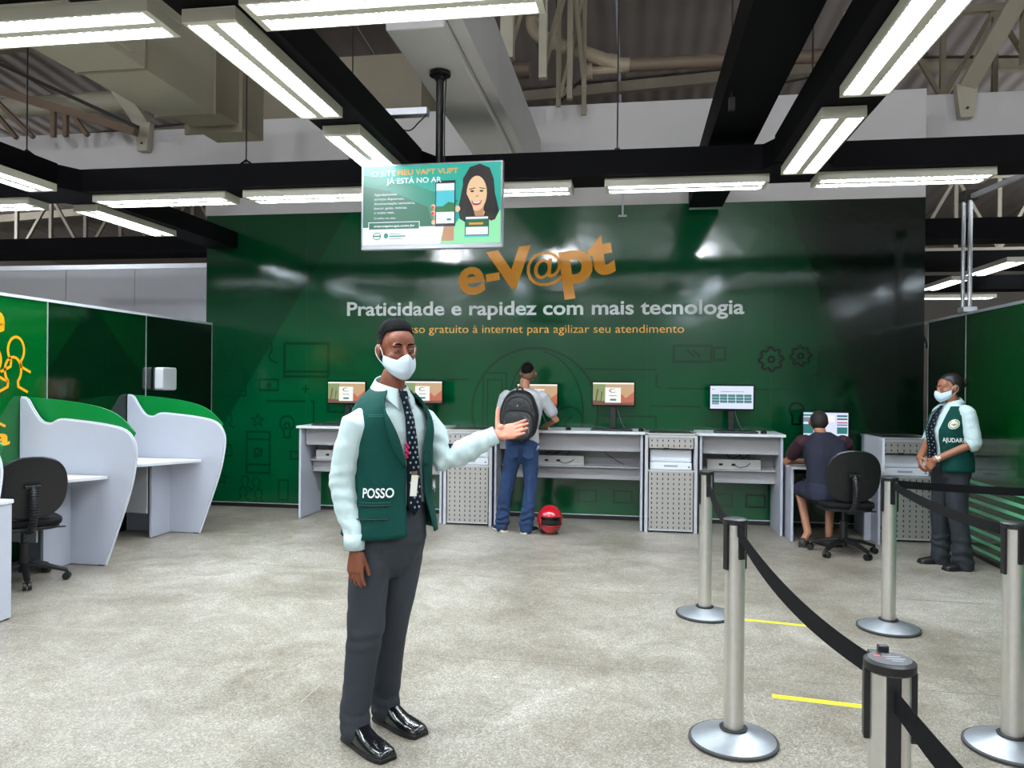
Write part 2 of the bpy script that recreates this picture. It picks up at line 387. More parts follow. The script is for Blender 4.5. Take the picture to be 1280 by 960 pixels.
# phone battery, gears, bulb, woman on the right
icon(rect(-2.96, 1.76, -2.55, 1.94), [(-2.8, 1.82), (-2.72, 1.9)])
icon([(-2.85, 1.58), (-2.3, 1.58)], [(-2.15, 1.58), (-1.9, 1.58)], wd=.02)
icon(rect(.45, 1.80, .86, 1.98), rect(.89, 1.82, 1.01, 1.96), [(.6, 1.93), (.68, 1.85)], [(.66, 1.93), (.74, 1.85)], wd=.025)
icon([(-.55, 1.71), (.15, 1.71), (.26, 1.71)], [(.26, 1.66), (.26, 1.52), (.32, 1.50)], [(.38, 1.50), (2.0, 1.50)], wd=.02)
icon([(.2, 1.30), (.75, 1.30)], [(-.35, 1.18), (.26, 1.18), (.26, 1.05)], wd=.02)
def gear(x, z, r):
    p = []
    for i in range(33):
        rr = r if (i // 2) % 2 == 0 else r * .78
        p.append((x + rr * math.cos(2 * PI * i / 32), z + rr * math.sin(2 * PI * i / 32)))
    icon(p, circ(x, z, r * .25, n=10), wd=.022)
gear(1.50, 1.83, .13); gear(1.81, 1.87, .11); small_person(2.08, 1.64, 1.1)
icon(circ(1.77, 1.28, .075, -60, 240), [(1.73, 1.21), (1.73, 1.12), (1.81, 1.12), (1.81, 1.21)], wd=.02)
icon(circ(2.86, 1.86, .25, 15, 165, 20, 1.5), [(2.62, 1.95), (2.55, 1.6), (2.47, 1.5)], [(3.04, 1.9), (3.05, 1.7)], circ(2.85, 1.86, .14, 180, 360, 16, 1.4), circ(2.85, 1.88, .14, 20, 160, 12, 1), rect(2.5, 1.12, 3.05, 1.47), wd=.028)
icon(circ(2.9, .9, .14, 0, 180), [(2.76, .9), (3.04, .9)], wd=.025)
# globe behind the man with the backpack
icon(circ(-1.12, 1.22, .73, n=48), wd=.025)
icon(circ(-1.12, 1.22, .56, -80, 80, 20, 1.25), circ(-1.12, 1.22, .3, 100, 170, 10, 2), rect(-1.72, .75, -1.45, 1.66), rect(-1.67, .8, -1.5, 1.58), wd=.018)
icon(circ(-.72, 1.12, .16, n=20), [(-.78, .97), (-.76, 1.1), (-.68, 1.18)], wd=.02)
for x in (-.6, -.2, .3, .9, 1.25): icon(rect(x, .2, x + .2, .33), circ(x + .1, .55, .07), wd=.02)
# lettering
wx, wz = (1, 0, 0), (0, 0, 1)
def LX(s, x, z, w_, h_, m, bold): lettering(s, m, wb, (x, WY - .0008, z), wx, wz, w=w_, h=h_, bold=bold)
LX('Praticidade e rapidez com mais tecnologia', -3.39, 2.335, 4.60, .165, letter_w, .022)
LX('Acesso gratuito à internet para agilizar seu atendimento', -2.86, 2.125, 3.42, .098, mat('pale orange vinyl', (248, 186, 72), .3), 0.0)
for ch, bx, bd in (('e', (0, .31, 0, .33), .028), ('-', (.33, .49, .125, .215), .02), ('V', (.37, .90, 0, .47), .045), ('@', (.81, 1.23, -.03, .37), .004), ('p', (1.20, 1.57, -.22, .33), .035), ('t', (1.53, 1.82, -.01, .45), .05)):
    lettering(ch, orange_m, wb, (-2.0, WY - .0015, 2.545), wx, wz, box=bx, bold=bd, rot=R(8.3))
# ---- left partition (runs towards the viewer), three glossy panels in view
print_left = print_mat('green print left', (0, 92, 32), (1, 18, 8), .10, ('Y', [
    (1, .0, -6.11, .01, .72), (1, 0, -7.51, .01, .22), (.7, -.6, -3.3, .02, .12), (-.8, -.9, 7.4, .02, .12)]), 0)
LXP = -5.12
wl = thing('wall_left', 0, 0, (LXP, 0, 0), kind='structure')
ys = [.5, 1.9, 3.3, 4.71, 6.11, 7.51, 8.81]
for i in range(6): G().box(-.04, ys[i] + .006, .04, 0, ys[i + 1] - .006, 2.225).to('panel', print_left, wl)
for y in ys: G().box(-.045, y - .006, 0, .003, y + .006, 2.23).to('panel_post', alu, wl)
G().box(-.045, .5, 2.225, .008, 8.81, 2.25).to('top_rail', white_edge, wl)
G().box(-.03, .5, 0, .0, 8.81, .04).to('bottom_rail', skirt_m, wl)
lefticon = lambda p: V((.0015, p.x, p.z))
for x, z, s in ((5.76, 1.60, 1.35), (5.73, 1.43, 1.35), (5.52, 1.52, 1.3), (5.50, 1.15, 1.3)): small_person(x, z, s * .85, parent=wl, m=orange_m, fn=lefticon)
lettering('atende', orange_m, wl, (.001, 4.3, 1.93), (0, 1, 0), (0, 0, 1), w=1.34, h=.26, bold=.03)
lettering('Sala', orange_m, wl, (.001, 5.1, 1.0), (0, 1, 0), (0, 0, 1), w=.6, h=.14, bold=.03)
# ---- white board wall behind the left partition
wf = thing('wall_far_left', 0, 0, (0, 9.2, 0), kind='structure')
xs_ = [-5.44 - 1.0 * i for i in range(8)]
for i in range(7): G().box(xs_[i + 1] + .004, 0, 0, xs_[i] - .004, .06, 3.0).to('panel', partwhite, wf)
G().box(-12.5, -.01, 2.99, -5.3, .07, 3.05).to('top_rail', alu, wf)
G().box(-5.44, -.005, 0, -5.22, .06, 3.0).to('panel', partwhite, wf)
# ---- right partition
RXP = 3.10
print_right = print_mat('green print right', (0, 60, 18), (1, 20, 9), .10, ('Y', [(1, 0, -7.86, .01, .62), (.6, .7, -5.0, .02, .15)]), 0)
wr = thing('wall_right', 0, 0, (RXP, 0, 0), kind='structure')
yr = [2.2, 3.6, 5.03, 6.45, 7.86, 8.80]
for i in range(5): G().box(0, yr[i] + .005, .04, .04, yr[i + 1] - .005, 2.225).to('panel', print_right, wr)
for y in yr: G().box(-.003, y - .005, 0, .045, y + .005, 2.23).to('panel_post', alu, wr)
G().box(-.008, 2.2, 2.225, .045, 9.1, 2.25).to('top_rail', alu, wr)
G().box(0, 2.2, 0, .03, 8.8, .04).to('bottom_rail', skirt_m, wr)
for k in range(8):
    z = .08 + k * .085; y1 = 8.05 - k * .03
    g = G(); P = cr([(2.2, z), (5, z), (7.0, z), (y1, z + .0)], 4)
    for i in range(len(P) - 1): g.add([V((-.0015, P[i].x, P[i].y - .016)), V((-.0015, P[i + 1].x, P[i + 1].y - .016)), V((-.0015, P[i + 1].x, P[i + 1].y + .016)), V((-.0015, P[i].x, P[i].y + .016))], [(0, 1, 2, 3)])
    g.to('print_stripe', stripe_m, wr)
post = thing('support_post', 'tall aluminium post with slim tubes standing on the right partition', 'post', (3.11, 7.86, 2.25))
for dx, dy in ((-.03, .03), (.03, .02), (0, -.04)): G().cyl((dx, dy, 0), (dx, dy, 1.10), .017, 12).to('tube', alu, post, smooth=40)
G().box(-.06, -.07, 0, .06, .07, .05).to('foot', alu, post, bevel=.004)
G().box(-.06, -.07, 1.05, .06, .07, 1.14).to('head_clamp', rod_m, post, bevel=.004)
G().bar((0, -.03, 1.08), (.30, -1.2, 1.14), .035, .04).to('outrigger', alu, post)
# ---- roof
roof_m = mat('dark roof sheet', (150, 140, 136), .8, var=.10, vscale=1.2)
nt, N, L = nodes_of(roof_m); tcn = N.new('ShaderNodeTexCoord'); wv = N.new('ShaderNodeTexWave'); wv.inputs['Scale'].default_value = 1.2; wv.bands_direction = 'X'
L(tcn.outputs['Object'], wv.inputs['Vector']); bpn = N.new('ShaderNodeBump'); bpn.inputs['Strength'].default_value = .5; bpn.inputs['Distance'].default_value = .03
L(wv.outputs['Color'], bpn.inputs['Height']); L(bpn.outputs['Normal'], N['Principled BSDF'].inputs['Normal'])
roof = thing('ceiling', 0, 0, (0, 0, 0), kind='structure')
def roof_z(x, y): return 6.6 - .05 * abs(x - 3) + (.02 * y if y < 9 else .18 - .10 * (y - 9))
RXS = [-16 + 1.75 * i for i in range(17)]
for i in range(16):
    for (y0, y1) in ((-6, 3), (3, 9), (9, 15), (15, 22)):
        x0, x1 = RXS[i] + .02, RXS[i + 1] - .02
        P = [V((x, y, roof_z(x, y))) for x, y in ((x0, y0), (x0, y1), (x1, y1), (x1, y0))]
        G().add(P + [p + V((0, 0, .05)) for p in P], [(0, 1, 2, 3), (7, 6, 5, 4), (0, 4, 5, 1), (1, 5, 6, 2), (2, 6, 7, 3), (3, 7, 4, 0)]).to('roof_sheet', roof_m, roof)
purl = mat('cream purlin', (150, 140, 124), .6, var=.1)
for y in (3.05, 6.2, 9.3, 12.2, 15.5):
    g = G(); g.bar((-16, y, roof_z(-16, y) - .12), (3, y, roof_z(3, y) - .12), .12, .16); g.bar((3, y, roof_z(3, y) - .12), (12, y, roof_z(12, y) - .12), .12, .16)
    g.to('purlin', purl, roof)
# distant hall enclosure
encl = mat('far hall wall', (150, 144, 136), .9, var=.2, vscale=.6)
t = G().box(-16.1, 21.9, 0, 12, 22.1, 6.6).to('wall_far', encl); tag(t, kind='structure')
t = G().box(-16.1, -6, 0, -16, 22, 6.6).to('wall_west', encl); tag(t, kind='structure')
t = G().box(12, -6, 0, 12.1, 22, 6.9).to('wall_east', encl); tag(t, kind='structure')
t = G().box(-16, -6.1, 0, 12, -6, 6.9).to('wall_behind', wallwhite); tag(t, kind='structure')

# ================================================================== CEILING SERVICES
# black lighting ducts (long boxes)
def duct_box(name, label, x0, y0, z0, x1, y1, z1, m=track_blk, cat='ceiling track', parts=()):
    c = ((x0 + x1) / 2, (y0 + y1) / 2, z0); t = thing(name, label, cat, c)
    G().box(x0 - c[0], y0 - c[1], 0, x1 - c[0], y1 - c[1], z1 - z0).to('duct_body', m, t, bevel=.004)
    return t
TZ0, TZ1 = 3.165, 3.36
tA = duct_box('lighting_duct', 'black lighting duct running away from the viewer left of the screen', -2.0, -3, TZ0, -1.64, 5.83, TZ1)
tB = duct_box('lighting_duct', 'black lighting duct running away from the viewer right of the wide black beam', 1.00, -3, TZ0, 1.38, 5.83, TZ1)
tC = duct_box('lighting_duct', 'black lighting duct at the far left passing behind the green wall end', -5.16, 1.0, TZ0, -4.80, 5.83, TZ1)
G().box(-.18, 3.01, 0, .18, 5.6, TZ1 - TZ0).to('duct_body', track_blk, tC, bevel=.004)
tD = duct_box('lighting_duct', 'long black cross duct in front of the white fascia', -9.0, 6.02, TZ0, 6.5, 6.40, TZ1)
tE = thing('lighting_duct', 'nearest black cross duct overhead at the top edge', 'ceiling track', (0, 2.8, TZ0 + .01))
for a, b in ((-9, -5.17), (-4.79, -2.01), (-1.63, .99), (1.39, 6)): G().box(a, -.18, 0, b, .18, .19).to('duct_body', track_blk, tE, bevel=.004)
for (x, y, t) in ((-1.82, 6.2, tD), (1.2, 6.2, tD), (-4.98, 6.2, tD)):
    g = G(); o = t.location
    g.prism([(x - .34 - o.x, -.0 + y - o.y), (x - .17 - o.x, y - .36 - o.y), (x + .17 - o.x, y - .36 - o.y), (x + .34 - o.x, y - o.y), (x + .17 - o.x, y + .22 - o.y), (x - .17 - o.x, y + .22 - o.y)], XY, -.004, .19)
    g.to('junction_plate', track_blk, t)
for i, (y, lab) in enumerate(((10.4, 'first of the black cross ducts beyond the green wall'), (12.6, 'second of the black cross ducts beyond the green wall'), (15.0, 'farthest black cross duct deep in the hall'))):
    duct_box('lighting_duct', lab, -14, y, 3.40 - .05 * i, 11, y + .45, 3.66 - .05 * i)
bb = thing('ceiling_beam', 'wide black beam crossing above the green wall, right of centre', 'beam', (.76, 6.3, 3.47))
G().box(-.18, -7, 0, .18, 2.3, .26).to('beam_body', track_blk, bb, bevel=.004)
G().box(-.17, 2.3, -.01, .17, 2.36, 0).to('end_strip', alu, bb)
# suspension rods
def rod(x, y, z0, label, z1=6.0, hook=True):
    t = thing('suspension_rod', label, 'rod', (x, y, z0)); G().cyl((0, 0, 0), (0, 0, z1 - z0), .006, 6).to('rod', rod_m, t)
    if hook: G().tube([(-.13, 0, -.14), (-.09, 0, -.03), (0, 0, .03), (.10, 0, -.04), (.14, 0, -.14)], .010, 6).to('hook', track_blk, t)
    else: G().box(-.02, -.02, -.02, .02, .02, .06).to('clamp', rod_m, t)
for x, y, lb, hk in ((-4.98, 5.7, 'thin rod holding the far-left duct', 1), (-3.3, 6.2, 'thin rod with a black hook above the cross duct, left of the screen', 1), (-.14, 6.2, 'thin rod dropping in front of the fascia between screen and black beam', 0), (1.08, 5.0, 'thin rod beside the black beam on the right', 0), (-2.35, 6.2, 'thin rod just left of the hanging screen', 0), (.62, 5.2, 'thin rod left of the wide black beam', 0)):
    rod(x, y, TZ1 + .05 if hk else TZ1, lb, hook=hk)
# fluorescent fixtures
lamp_light = bpy.data.lights.new('tube_light', 'AREA'); lamp_light.shape = 'RECTANGLE'; lamp_light.size = 1.16; lamp_light.size_y = .068
lamp_light.energy = TUBE_W; lamp_light.color = (.86, .95, 1.0)
blade_m = mat('louvre blade', (225, 230, 235), .3, metal=.3)
tube_m = mat('fluorescent glow', (230, 240, 255), .5, emit=1.0)
def make_light():
    t = thing('ceiling_light', 'x', 'ceiling light')
    g = G(); Lh, Wh, H = .625, .125, .062
    out = [(-Lh, -Wh), (Lh, -Wh), (Lh, Wh), (-Lh, Wh)]
    g.box(-Lh, -Wh, H - .008, Lh, Wh, H)                               # top
    for s in (-1, 1):
        g.box(-Lh, s * Wh - (.010 if s > 0 else 0), 0, Lh, s * Wh + (0 if s > 0 else .010), H - .008)
        g.box(s * Lh - (.03 if s > 0 else 0), -Wh + .01, 0, s * Lh + (0 if s > 0 else .03), Wh - .01, H - .008)
    g.box(-Lh + .03, -.024, .0, Lh - .03, .024, H - .008)               # centre rib
    g.to('housing', fixhouse, t, bevel=.003)
    for s in (-1, 1):
        c = s * .0695
        r = G(); r.add([V((x, c + yy, zz)) for x in (-.595, .595) for yy, zz in ((-.045, .004), (-.036, .045), (.036, .045), (.045, .004))], [(0, 4, 5, 1), (1, 5, 6, 2), (2, 6, 7, 3)]).to('reflector', reflector, t)
        b = G()
        for k in range(27):
            x = -.58 + k * 1.16 / 26; b.add([V((x, c - .042, .003)), V((x, c + .042, .003)), V((x, c + .040, .015)), V((x, c - .040, .015))], [(0, 1, 2, 3)])
        tag(b.to('louvre', blade_m, t), kind='stuff')
        lo = bpy.data.objects.new('lamp', lamp_light); COL.objects.link(lo); lo.parent = t; lo.location = (0, c, .021)
    return t
fx = make_light()
FIX = [  # x, y, rz(deg), label, group
 (-2.66, 6.24, 0, 'flat twin-tube light hanging just left of the screen on the cross duct'),
 (-4.07, 6.24, 0, 'flat twin-tube light on the cross duct above the left end of the green wall'),
 (-1.12, 6.24, 0, 'flat twin-tube light partly hidden right behind the screen'),
 (.39, 6.24, 0, 'flat twin-tube light on the cross duct over the middle of the green wall'),
 (1.99, 6.24, 0, 'flat twin-tube light at the right end of the cross duct, beside the aluminium post'),
 (-5.95, 6.24, 0, 'flat twin-tube light at the far left end of the cross duct'),
 (-1.83, 3.72, 90, 'long bright twin-tube light slanting at top left of the screen'),
 (-1.83, 5.26, 90, 'short-looking twin-tube light under the duct just above the left edge of the screen'),
 (1.21, 3.76, 90, 'brightest long twin-tube light at top right'),
 (1.19, 5.32, 90, 'smaller twin-tube light below the bright one at top right'),
 (-4.86, 5.12, 90, 'twin-tube light cut by the left edge of the picture'),
 (-5.02, 7.07, 90, 'twin-tube light on the far left duct beyond the cross duct'),
 (-2.66, 3.10, 0, 'twin-tube light cut by the top left corner'),
 (-1.0, 3.10, 0, 'twin-tube light at the top edge above the screen'),
 (4.55, 12.35, 90, 'farther slanting light seen past the right end of the green wall'),
 (4.55, 10.7, 90, 'nearer slanting light seen right of the aluminium post'),
 (5.4, 14.2, 0, 'distant flat light low beside the aluminium post'),
]
for x, y in ((-1.83, 1.9), (-1.83, .3), (1.2, 1.9), (1.2, .3), (-4.86, 3.6), (-4.86, 1.6), (4.2, 3.6), (4.2, 1.6), (4.2, 5.2), (-1.83, -1.6), (1.2, -1.6)):
    FIX.append((x, y, 90, 'twin-tube ceiling light outside the picture'))
for x in (-7.4, ): FIX.append((x, 9.9, 0, 'twin-tube light in the dim hall left of the green wall'))
for i, (x, y, rz, lb) in enumerate(FIX):
    z = 3.10 if y < 8.5 else 3.05
    o = fx if i == 0 else dup(fx, (x, y, z), R(rz))
    o.location = (x, y, z); o.rotation_euler = (0, 0, R(rz)); o['label'] = lb; o['category'] = 'ceiling light'
    o['group'] = 'fluorescent ceiling lights' if 'outside' not in lb else 'ceiling lights outside the picture'
# unseen high bay lamps: first row inferred from the print's hot spots, rest added fill
hb_l = bpy.data.lights.new('bay_lamp', 'POINT'); hb_l.energy = 420; hb_l.shadow_soft_size = .11; hb_l.color = (.90, .96, 1)
def high_bay(x, y, z):
    t = thing('high_bay_lamp', 'unseen bell-shaped high bay lamp hanging outside the picture', 'lamp', (x, y, z), group='high bay lamps outside the picture')
    G().lathe([(.26, .05), (.20, .20), (.08, .32), (.05, .34)], n=24).to('bell', alu, t, smooth=40)
    G().ball((0, 0, 0), (.11, .11, .13), 16, 12).to('bulb', mat('bay bulb glow', (235, 245, 255), .5, emit=160), t, smooth=180)
    G().cyl((0, 0, .34), (0, 0, 1.3), .01, 6).to('stem', rod_m, t)
    lo = bpy.data.objects.new('lamp', hb_l); COL.objects.link(lo); lo.parent = t; lo.location = (0, 0, -.14)
for x, z in ((-5.56, 5.42), (-2.13, 5.52), (1.8, 5.36)): high_bay(x, -5.3, z)
for x, y in ((-13, 1.0), (9.0, 1.0), (8.5, 12.0), (-14, 12.0)): high_bay(x, y, 5.0)  # fill lamps added to brighten the hall, not mirrored in the print
# small bracket under the cross duct
t = thing('hanging_bracket', 'short metal bracket hanging under the cross duct near the wall', 'bracket', (-.11, 7.3, 3.12))
G().cyl((0, 0, 0), (0, 0, .22), .010, 8).cyl((-.04, 0, .0), (.04, 0, 0), .010, 8).to('bracket', alu, t)
G().bar((0, 0, .22), (0, -.89, .22), .02, .02).to('arm', alu, t)
# white concrete beam running to the wall
t = thing('concrete_beam', 'white boxed beam running from the fascia over the hanging screen', 'beam', (-1.36, 6.3, 3.745))
G().box(-.19, -1.65, 0, .19, 2.52, .55).to('beam_body', wallwhite, t, bevel=.01)
G().box(.19, -1.65, .06, .29, 2.52, .60).to('side_board', wallwhite, t, bevel=.01)
# left insulated duct
t = thing('air_duct', 'large cream sheet-metal air duct at top left', 'air duct', (-3.95, 5.4, 3.9))
G().box(-.30, -2.3, 0, .28, -.05, .75).to('duct_section', cream, t, bevel=.006)
G().box(-.28, -.05, 0, .27, .95, .74).to('duct_section', cream, t, bevel=.006)
G().box(-.25, .95, .06, .25, 1.9, .68).to('duct_section', cream_d, t, bevel=.006)
for y in (-1.3, -.05, .95, 1.42): G().box(-.305, y - .015, -.008, .285, y + .015, .76).to('flange', cream_d, t)
G().box(.283, -1.2, .1, .30, -.3, .4).to('grille', dark_hole, t); 
G().box(.27, -1.25, .05, .31, -.25, .1).to('grille_frame', cream, t)
t = thing('air_duct', 'second cream air duct crossing behind the first, top left', 'air duct', (-3.8, 9.5, 4.4))
G().box(-1.5, -.3, 0, 1.2, .4, 1.2).to('duct_section', cream_d, t, bevel=.006)
for a in (-.7, .2): G().cyl((a, .0, 1.2), (a, .0, 1.9), .008, 6).to('hanger', rod_m, t)
t = thing('air_duct', 'cream air duct end in the top right corner', 'air duct', (4.55, 8.4, 4.95))
G().box(-.55, -2.5, 0, .8, .5, .9).to('duct_section', cream_d, t, bevel=.006)
G().box(-.56, -.6, -.01, .81, -.55, .91).to('flange', cream, t)
# brackets (inclined struts with a foot plate) left and right
def strut(label, p_top, p_bot, s):
    t = thing('roof_strut', label, 'strut', p_bot); d = V(p_top) - V(p_bot)
    G().bar((0, 0, .32), d, .18, .10, ref=V((0, 1, 0))).to('inclined_bar', cream, t, bevel=.004)
    g = G(); g.prism([(-.12, .38), (.12, .38), (.07, 0), (-.07, 0)], XZ, -.10, .0); g.to('foot_plate', cream, t, bevel=.003)
    G().cyl((0, -.115, .10), (0, -.10, .10), .015, 8).to('bolt', rod_m, t)
strut('cream inclined strut fixed to the left white beam', (-7.3, 8.6, 6.5), (-6.55, 9.58, 4.62), 1)
strut('cream inclined strut at top right fixed to the white beam', (4.2, 7.6, 6.5), (3.73, 9.58, 4.62), 1)
# trusses
def truss(label, x, y, z0, h, x1, mtl=cream, n=10):
    t = thing('roof_truss', label, 'truss', (x, y, z0)); W = x1 - x
    G().bar((0, 0, 0), (W, 0, 0), .09, .09).to('bottom_chord', mtl, t); G().bar((0, 0, h), (W, 0, h), .09, .09).to('top_chord', mtl, t)
    for i in range(n):
        a = W * i / n; b = W * (i + 1) / n
        G().bar((a, 0, 0), (a, 0, h), .06, .06).to('upright', mtl, t)
        G().bar((a, 0, h if i % 2 else 0), (b, 0, 0 if i % 2 else h), .05, .05).to('diagonal', mtl, t)
truss('cream steel truss far behind the right end of the green wall', 3.2, 13.5, 3.75, 1.2, 11, n=12)
truss('cream steel truss above the white beam at top right', 2.6, 10.4, 5.15, 1.1, 7.4, cream_d, n=8)
truss('cream steel truss in the dark hall left of the green wall', -12, 13.5, 3.9, 1.2, -4.5, cream_d, n=10)
# bundle of cream truss uprights right of the white beam
t = thing('roof_truss', 'cream truss seen end-on right of the white boxed beam', 'truss', (-1.2, 7.2, 4.9))
for dx, dy, w_, m_ in ((0, 0, .12, cream), (.28, .5, .08, cream), (.5, 1.1, .06, cream_d), (.62, 1.6, .05, cream_d), (.36, 1.3, .05, cream_d)):
    G().bar((dx, dy, -.3), (dx, dy, 1.65), w_, w_).to('upright', m_, t)
for a, b in (((0, 0, -.25), (.28, .5, 1.2)), ((.28, .5, -.2), (.5, 1.1, 1.1)), ((.5, 1.1, 1.3), (.62, 1.6, .1)), ((.62, 1.6, 1.2), (.36, 1.3, -.2))):
    G().bar(a, b, .05, .05).to('diagonal', cream_d, t)
G().bar((-.1, -4, 1.0), (.0, 3, 1.0), .10, .14).to('chord', cream_d, t)
# left inclined roof truss beyond the white beam
t = thing('roof_truss', 'brown inclined roof truss beyond the left white beam', 'truss', (-8.4, 9.15, 4.70))
truss_m = mat('brown truss steel', (112, 92, 74), .6)
G().bar((-.9, 0, .96), (2.0, 0, .06), .10, .10).to('rafter', truss_m, t); G().bar((-.9, -.1, 1.45), (2.1, -.1, .08), .035, .045).to('tie_bar', rod_m, t)
for a, b in (((-.45, 0, .80), (.25, 0, .05)), ((-.30, 0, .78), (.50, 0, .05)), ((.80, 0, .42), (.80, 0, .04)), ((.98, 0, .38), (.98, 0, .04)), ((1.05, 0, .36), (1.30, 0, .04)), ((-.5, 0, .55), (.0, -.05, 1.1))):
    G().bar(a, b, .06, .05).to('brace', truss_m, t)
# pipes
t = thing('drain_pipe', 'cream drain pipe bending and running right under the roof', 'pipe', (-1.12, 9.0, 5.2))
G().tube(cr([(-.05, 0, 1.3), (-.07, 0, .75), (-.06, 0, .50), (.14, 0, .34), (.45, 0, .22), (.86, 0, .05), (1.05, 0, .02)], 6), .085, 16).to('elbow_run', pvc, t, smooth=40)
G().tube([(1.0, 0, .02), (3.9, 0, .0)], .075, 16).to('straight_run', pipe_dark, t, smooth=40)
for p, q in (((-.07, 0, .62), (-.07, 0, .70)), ((.34, 0, .265), (.42, 0, .235)), ((.80, 0, .075), (.90, 0, .045)), ((.5, 0, -.03), (.62, 0, -.03))): G().cyl(p, q, .096, 16).to('coupling', pvc, t, smooth=40)
G().cyl((.55, 0, -.03), (.98, 0, -.02), .05, 12).to('branch', pvc, t, smooth=40)
G().cyl((.56, 0, -.05), (.02, 0, -.6), .012, 6).to('stay_rod', rod_m, t); G().cyl((.2, 0, 1.3), (.2, 0, .3), .010, 6).to('hanger', rod_m, t)
t = thing('drain_pipe', 'thick pale pipe crossing under the roof at far left', 'pipe', (-12, 10.2, 5.55))
G().cyl((0, 0, 0), (7.5, 0, .05), .15, 16).to('pipe_run', cream, t, smooth=40)
t = thing('drain_pipe', 'brown pipe segment crossing left of the white boxed beam', 'pipe', (-4, 10.2, 5.7))
G().cyl((0, 0, 0), (2.6, 0, .02), .11, 16).to('pipe_run', pipe_dark, t, smooth=40)
t = thing('tie_rod', 'thin tie rod crossing behind the ducts at top right', 'rod', (1.0, 9.2, 4.9)); G().bar((0, 0, 0), (2.2, 0, .35), .02, .02).to('rod', rod_m, t)
# cable tray beside the screen pole
t = thing('cable_channel', 'white cable channel between the left duct and the screen pole', 'cable channel', (-1.86, 5.36, 3.45))
G().box(0, -.05, 0, .40, .03, .05).to('channel', alu, t, bevel=.003)
G().box(-.02, -.03, -.085, .03, .03, .12).to('drop_bar', alu, t)
g = G().box(.02, -.06, -.085, .12, .04, -.005).to('socket_box', white_edge, t, bevel=.006)
G().tube(cr([(.12, -.02, -.05), (.25, 0, -.10), (.34, -.03, -.05), (.40, -.04, .0)], 6), .005, 6).to('cable', black_pl, t)
# ================================================================== TV
def picture(parent, name, O, X, Z, shapes, mats, step=.0004):
    """flat printed / lit shapes in layers; shapes = [(points, material index)] in metres on the plane"""
    O, X, Z = V(O), V(X), V(Z); N = X.cross(Z); g = G()
    for k, (pts, m) in enumerate(shapes): g.add([O + X * a + Z * b + N * (k + 1) * step for a, b in pts], [tuple(range(len(pts)))], m)
    return g.to(name, mats, parent), len(shapes) * step
tv = thing('hanging_television', 'flat screen hanging from a black ceiling pole, showing a smiling woman and a phone', 'television', (-1.40, 5.22, 2.475), R(-1))
TW, TH = 1.02, .60
G().box(-TW / 2, .0, 0, TW / 2, .045, TH).to('casing', mat('silver bezel', (168, 170, 176), .35, metal=.5), tv, bevel=.006)
G().box(-.3, .045, .1, .3, .08, .5).to('rear_cover', black_pl, tv, bevel=.01)
G().box(-.04, -.002, .006, .04, 0, .014).to('logo_bar', alu, tv)
sw, sh = TW - .03, TH - .045
TVP = [neon('teal', (20, 178, 160), .95), neon('deep green', (0, 110, 76), .9), neon('white', (238, 246, 255), 1.0), neon('orange', (250, 165, 30), 1.0), neon('hair', (32, 20, 20), .7), neon('skin', (244, 204, 160), .95),
       neon('mint', (150, 240, 180), .95), neon('phone body', (22, 30, 56), .6), neon('sky blue', (70, 205, 222), .95), neon('leaf', (20, 130, 60), .8), neon('red nail', (220, 50, 40), .9), neon('lip', (190, 60, 60), .8), neon('mid teal', (0, 148, 120), .92), neon('grey text', (150, 175, 175), .9), neon('skin shade', (205, 150, 110), .9)]
W_, H_ = 100.0, 56.0     # drawing units
def U(pts): return [(-sw / 2 + x / W_ * sw, y / H_ * sh) for x, y in pts]
def el(cx, cy, rx, ry, a0=0, a1=360, n=24): return [(cx + rx * math.cos(R(a0 + (a1 - a0) * i / n)), cy + ry * math.sin(R(a0 + (a1 - a0) * i / n))) for i in range(n if a1 - a0 == 360 else n + 1)]
def bx(x0, y0, x1, y1): return [(x0, y0), (x1, y0), (x1, y1), (x0, y1)]
